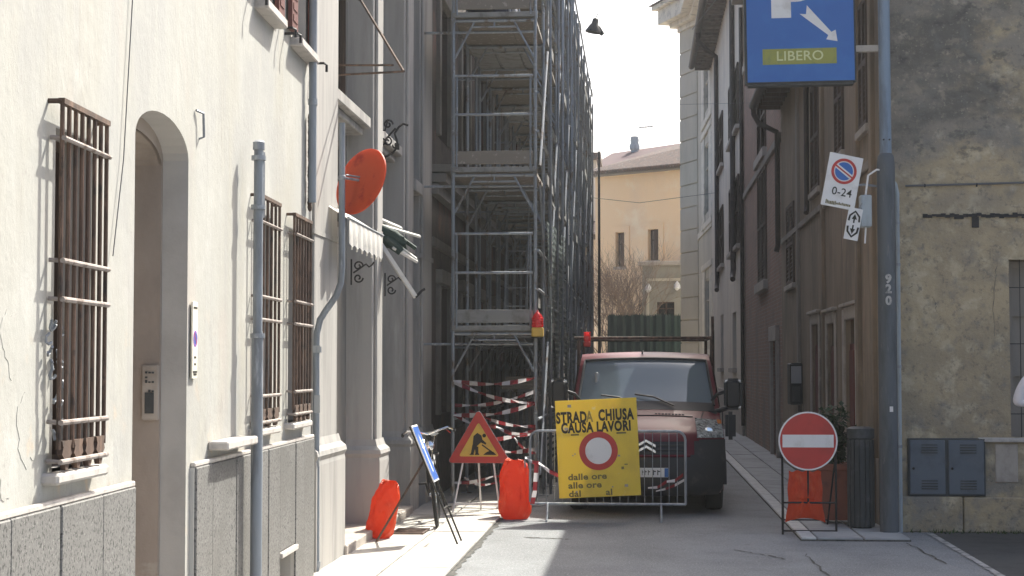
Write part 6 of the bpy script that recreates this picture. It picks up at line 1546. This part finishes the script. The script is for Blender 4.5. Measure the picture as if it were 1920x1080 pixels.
# ================================================================== METER CABINET
m0, m1 = at_y(1703, 930, YF - .04), at_y(1847, 822, YF - .04)
mc = thing('meter_cabinet', 'blue-grey two-door meter cabinet set low in the ochre wall', 'cabinet', (m0.x, YF, m0.z)); w_, h_ = m1.x - m0.x, m1.z - m0.z
MB().box(0, w_, -.05, .12, 0, h_).build('case', 'bin', mc, bevel=.006)
for k in (0, 1):
    x0 = .018 + k * (w_ / 2); x1 = x0 + w_ / 2 - .036
    d_ = MB().box(x0, x1, -.066, -.051, .02, h_ - .02).build('door', 'cabinet', mc, bevel=.006)
    for zc in (h_ * .74, h_ * .12):
        for i in range(4): MB().box(x0 + .12, x0 + .29, -.078 + .002 * i, -.064, zc + i * .028, zc + i * .028 + .012).build('louvre', 'bin', d_)
    MB().lathe([(.014, 0), (.014, .014), (.006, .018)], (x0 + .035, -.064, h_ * .48), 10, axis='y').build('lock', 'iron', d_, True)

# ================================================================== PHONE BOX, PLANT, BIN
z0p, z1p = fA.hz(1500, 758), fA.hz(1500, 690)
x = fA.hx(1500); pq = thing('wall_telephone', 'dark wall box with a pale panel on the brown flank of the ochre house', 'telephone', fA.M @ Vector((x - .1, 0, 0)), fA.ang)
MB().box(0, .55, -.2, 0, z0p, z1p + .08).build('hood', 'phone', pq, bevel=.02); MB().box(.552, .556, -.185, -.02, (z0p + z1p) / 2 + .05, z1p + .03).build('panel', 'paper', pq); MB().box(.552, .556, -.17, -.04, z0p + .05, (z0p + z1p) / 2).build('keypad', 'bin', pq)
pg_ = on_g(1578, 950, .07); plt = thing('potted_shrub', 'dark green shrub in a square terracotta pot behind the no entry sign', 'plant', (at_y(1568, 900, 19.3).x, 19.3, .07))
zp_ = at_y(1570, 870, 19.3).z - .07
b = MB(); a, c = .17, .2
b.add([(-a, -a, 0), (a, -a, 0), (a, a, 0), (-a, a, 0), (-c, -c, zp_), (c, -c, zp_), (c, c, zp_), (-c, c, zp_)], [(3, 2, 1, 0), (0, 1, 5, 4), (1, 2, 6, 5), (2, 3, 7, 6), (3, 0, 4, 7), (4, 5, 6, 7)]); b.box(-.22, .22, -.22, -.17, zp_ - .06, zp_ + .01).box(-.22, .22, .17, .22, zp_ - .06, zp_ + .01).box(-.22, -.17, -.17, .17, zp_ - .06, zp_ + .01).box(.17, .22, -.17, .17, zp_ - .06, zp_ + .01); b.build('pot', 'terra', plt, bevel=.008)
rnd = random.Random(21); b = MB(); l_ = MB(); hp = at_y(1560, 755, 19.3).z - .07
for k in range(16):
    a_ = rnd.uniform(0, 6.28); hh = zp_ + (hp - zp_) * rnd.uniform(.4, 1.0); sp = rnd.uniform(.05, .2)
    pts = [Vector((.04 * math.cos(a_), .04 * math.sin(a_), zp_)), Vector((sp * .5 * math.cos(a_), sp * .5 * math.sin(a_), (zp_ + hh) / 2)), Vector((sp * math.cos(a_) * 1.3, sp * math.sin(a_) * 1.3, hh))]
    b.tube(pts, [.008, .006, .002], 5)
    for i in range(75):
        t = rnd.uniform(.12, 1); p = pts[0].lerp(pts[1], t * 2) if t < .5 else pts[1].lerp(pts[2], t * 2 - 1)
        d = Vector((rnd.uniform(-1, 1), rnd.uniform(-1, 1), rnd.uniform(-.5, .8))).normalized(); s = d.cross(Vector((0, 0, 1))); s = s.normalized() if s.length > .1 else Vector((1, 0, 0)); L_ = rnd.uniform(.06, .12); w = L_ * .26
        q_ = p + d * rnd.uniform(.0, .04); l_.add([q_, q_ + d * L_ * .5 + s * w, q_ + d * L_ + Vector((0, 0, -.01)), q_ + d * L_ * .5 - s * w], [(0, 1, 2, 3)])
b.build('stems', 'twig', plt, True); l_.build('leaves', 'leaf', plt, kind='stuff')
bn0, bn1 = at_y(1590, 980, 18.7), at_y(1638, 800, 18.7)
bi = thing('litter_bin', 'dark grey slatted litter bin beside the foot of the sign pole', 'bin', ((bn0.x + bn1.x) / 2, 18.7, .02)); rB = (bn1.x - bn0.x) / 2; hB = bn1.z - .02
MB().lathe([(rB * .9, .03), (rB * .9, hB - .12)], n=20).build('liner', 'bin', bi, True)
sm = MB().box(-.022, .022, -.012, .0, .03, hB - .14).mesh('slat', 'bin')
for k in range(16): t = 2 * math.pi * k / 16; link('slat', sm, bi, (rB * .93 * math.cos(t), rB * .93 * math.sin(t), 0), (0, 0, t + math.pi / 2))
MB().lathe([(rB * .98, hB - .13), (rB * 1.05, hB - .12), (rB * 1.05, hB - .02), (rB * .7, hB)], n=24).build('lid', 'bin', bi, True); MB().lathe([(rB * .8, 0), (rB * .8, .03)], n=16).build('base', 'iron', bi)
# moss and weeds along the foot of the wall
rnd = random.Random(5); b = MB()
for k in range(420):
    x = XR + .15 + rnd.random() ** .8 * 3.2; y = YF - .1 - rnd.random() ** 2 * .18
    if rnd.random() < .5 and x < XR + 1.0: continue
    h = rnd.uniform(.015, .06); a_ = rnd.uniform(0, 3.1); w = rnd.uniform(.006, .014)
    b.add([(x - w * math.cos(a_), y - w * math.sin(a_), .005), (x + w * math.cos(a_), y + w * math.sin(a_), .005), (x + rnd.uniform(-.03, .03), y + rnd.uniform(-.03, .03), h)], [(0, 1, 2)])
wd_ = b.build('weeds', 'moss', kind='stuff'); tag(wd_, 'low moss and weeds growing along the foot of the ochre wall', 'weeds')

# ================================================================== PERSON AT THE EDGE
def skin(name, verts, edges, radii, m, parent, sub=2, root=0):
    me = bpy.data.meshes.new(name); me.from_pydata(verts, edges, []); o = bpy.data.objects.new(name, me); COL.objects.link(o); o.parent = parent
    md = o.modifiers.new('skin', 'SKIN'); md.use_smooth_shade = True
    for i, r in enumerate(radii): me.skin_vertices[0].data[i].radius = (r, r) if not isinstance(r, tuple) else r
    me.skin_vertices[0].data[root].use_root = True
    s = o.modifiers.new('sub', 'SUBSURF'); s.levels = sub; s.render_levels = sub
    me.materials.append(X[m]); return o
Yq = 17.3; el_ = at_y(1905, 762, Yq); sh_ = at_y(1936, 640, Yq)
pe = thing('person', 'person in a loose white shirt at the right picture edge, arm raised to the ear', 'person', (el_.x + .35, Yq, .0), 0)
kz = 1.05; ex, ez_ = -.345, el_.z + .03
# joints: pelvis first
V = [(0, 0, .93 * kz), (0, 0, 1.12 * kz), (0, 0, 1.32 * kz), (0, .01, 1.47 * kz), (0, 0, 1.53 * kz), (0, -.01, 1.57 * kz),
     (-.11, 0, 1.42 * kz), (-.19, 0, 1.40 * kz), (ex, .02, ez_), (-.19, -.07, 1.70 * kz), (.11, 0, 1.42 * kz), (.19, 0, 1.40 * kz), (.25, .03, 1.12 * kz), (.22, -.14, .92 * kz),
     (-.09, 0, .88 * kz), (-.10, -.02, .48 * kz), (-.10, .03, .08), (.09, 0, .88 * kz), (.11, -.03, .48 * kz), (.12, .02, .08), (-.11, -.12, .04), (.13, -.13, .04)]
E = [(0, 1), (1, 2), (2, 3), (3, 4), (4, 5), (2, 6), (6, 7), (7, 8), (8, 9), (2, 10), (10, 11), (11, 12), (12, 13), (0, 14), (14, 15), (15, 16), (0, 17), (17, 18), (18, 19), (16, 20), (19, 21)]
Rr = [(.14, .10), (.125, .09), (.15, .10), (.06, .06), (.05, .05), (.05, .05), .07, .055, .042, .03, .07, .055, .042, .03, .08, .055, .04, .08, .055, .04, .03, .03]
skin('body', V, E, Rr, 'skin', pe)
hz = 1.66 * kz
hd = MB(); 
def headf(u, v):
    t = 2 * math.pi * u; a = math.pi * v; r = math.sin(a); z = -math.cos(a)
    x, y = .080 * r * math.cos(t), .100 * r * math.sin(t)
    jaw = 1 - .22 * max(0, -z) ; x *= jaw
    if math.sin(t) < -.6 and -.35 < z < .25: y -= .016 * max(0, 1 - abs(math.cos(t)) * 5)
    return (x, y - .01 + .015 * z, hz + .128 * z)
hd.grid(headf, 28, 18); hd.build('head', 'skin', pe, True)
b = MB()
for s in (-1, 1): b.ball((s * .03, -.094, hz + .02), .011, .008, .007, 8, 6)
b.build('eyes', 'white', pe, True); b = MB()
for s in (-1, 1): b.ball((s * .03, -.101, hz + .02), .0055, .004, .0055, 6, 4); b.box(s * .03 - .016, s * .03 + .016, -.107, -.095, hz + .036, hz + .042)
b.build('irises', 'hair', pe); MB().ball((0, -.091, hz - .06), .024, .01, .007, 10, 6).build('mouth', 'terra', pe, True); b = MB()
for s in (-1, 1): b.ball((s * .083, .005, hz), .012, .02, .03, 8, 6)
b.build('ears', 'skin', pe, True)
hr = MB(); hr.grid(lambda u, v: (lambda t, a: (.089 * math.sin(a) * math.cos(t), .108 * math.sin(a) * math.sin(t) + .004, hz + .012 + .130 * math.cos(a)))(2 * math.pi * u, math.pi * .52 * v * (1.25 if math.sin(2 * math.pi * u) > -.2 else .72)), 26, 10); hr.build('hair', 'hair', pe, True)
# loose white shirt with bent sleeve, trousers, shoes
V2 = [(0, 0, .90 * kz), (0, 0, 1.12 * kz), (0, 0, 1.32 * kz), (0, .01, 1.45 * kz), (-.12, 0, 1.42 * kz), (-.21, .0, 1.38 * kz), (ex, .02, ez_), (-.215, -.06, 1.60 * kz), (.12, 0, 1.42 * kz), (.21, 0, 1.38 * kz), (.26, .03, 1.12 * kz), (.235, -.08, 1.0 * kz)]
E2 = [(0, 1), (1, 2), (2, 3), (2, 4), (4, 5), (5, 6), (6, 7), (2, 8), (8, 9), (9, 10), (10, 11)]
skin('shirt', V2, E2, [(.185, .135), (.165, .125), (.18, .13), (.065, .065), .10, .09, .085, .062, .10, .085, .075, .055], 'shirt', pe)
V3 = [(0, 0, .95 * kz), (-.09, 0, .86 * kz), (-.10, -.02, .48 * kz), (-.10, .02, .07), (.09, 0, .86 * kz), (.11, -.03, .48 * kz), (.12, .01, .07)]
skin('trousers', V3, [(0, 1), (1, 2), (2, 3), (0, 4), (4, 5), (5, 6)], [(.155, .11), .10, .078, .062, .10, .078, .062], 'trouser', pe)
for s, x in ((-1, -.10), (1, .125)): MB().ball((x, -.06, .045), .05, .14, .048, 12, 8).box(x - .045, x + .045, -.19, .08, 0, .02).build('shoe', 'shoe', pe, True)
def hand(w, dirv, palm):
    d = Vector(dirv).normalized(); n = Vector(palm).normalized(); s = d.cross(n)
    vs = [Vector(w), Vector(w) + d * .045, Vector(w) + d * .09]; es_ = [(0, 1), (1, 2)]; rr = [(.026, .022), (.038, .018), (.038, .016)]
    for k, L_ in enumerate((.07, .08, .075, .058)):
        b0 = Vector(w) + d * .08 + s * (.030 - .020 * k); i0 = len(vs)
        vs += [b0, b0 + d * L_ * .5 + n * .006, b0 + d * L_ * .85 + n * .022, b0 + d * L_ + n * .04]; es_ += [(i0, i0 + 1), (i0 + 1, i0 + 2), (i0 + 2, i0 + 3), (2, i0)]; rr += [.0095, .009, .0085, .0075]
    i0 = len(vs); b0 = Vector(w) + d * .03 + s * .03; vs += [b0, b0 + d * .03 + s * .022 + n * .008, b0 + d * .055 + s * .028 + n * .018]; es_ += [(1, i0), (i0, i0 + 1), (i0 + 1, i0 + 2)]; rr += [.014, .011, .009]
    skin('hand', [tuple(v) for v in vs], es_, rr, 'skin', pe, 1)
hand(V[9], (.35, -.1, 1), (1, .1, -.2)); hand(V[13], Vector(V[13]) - Vector(V[12]), (-1, 0, 0))
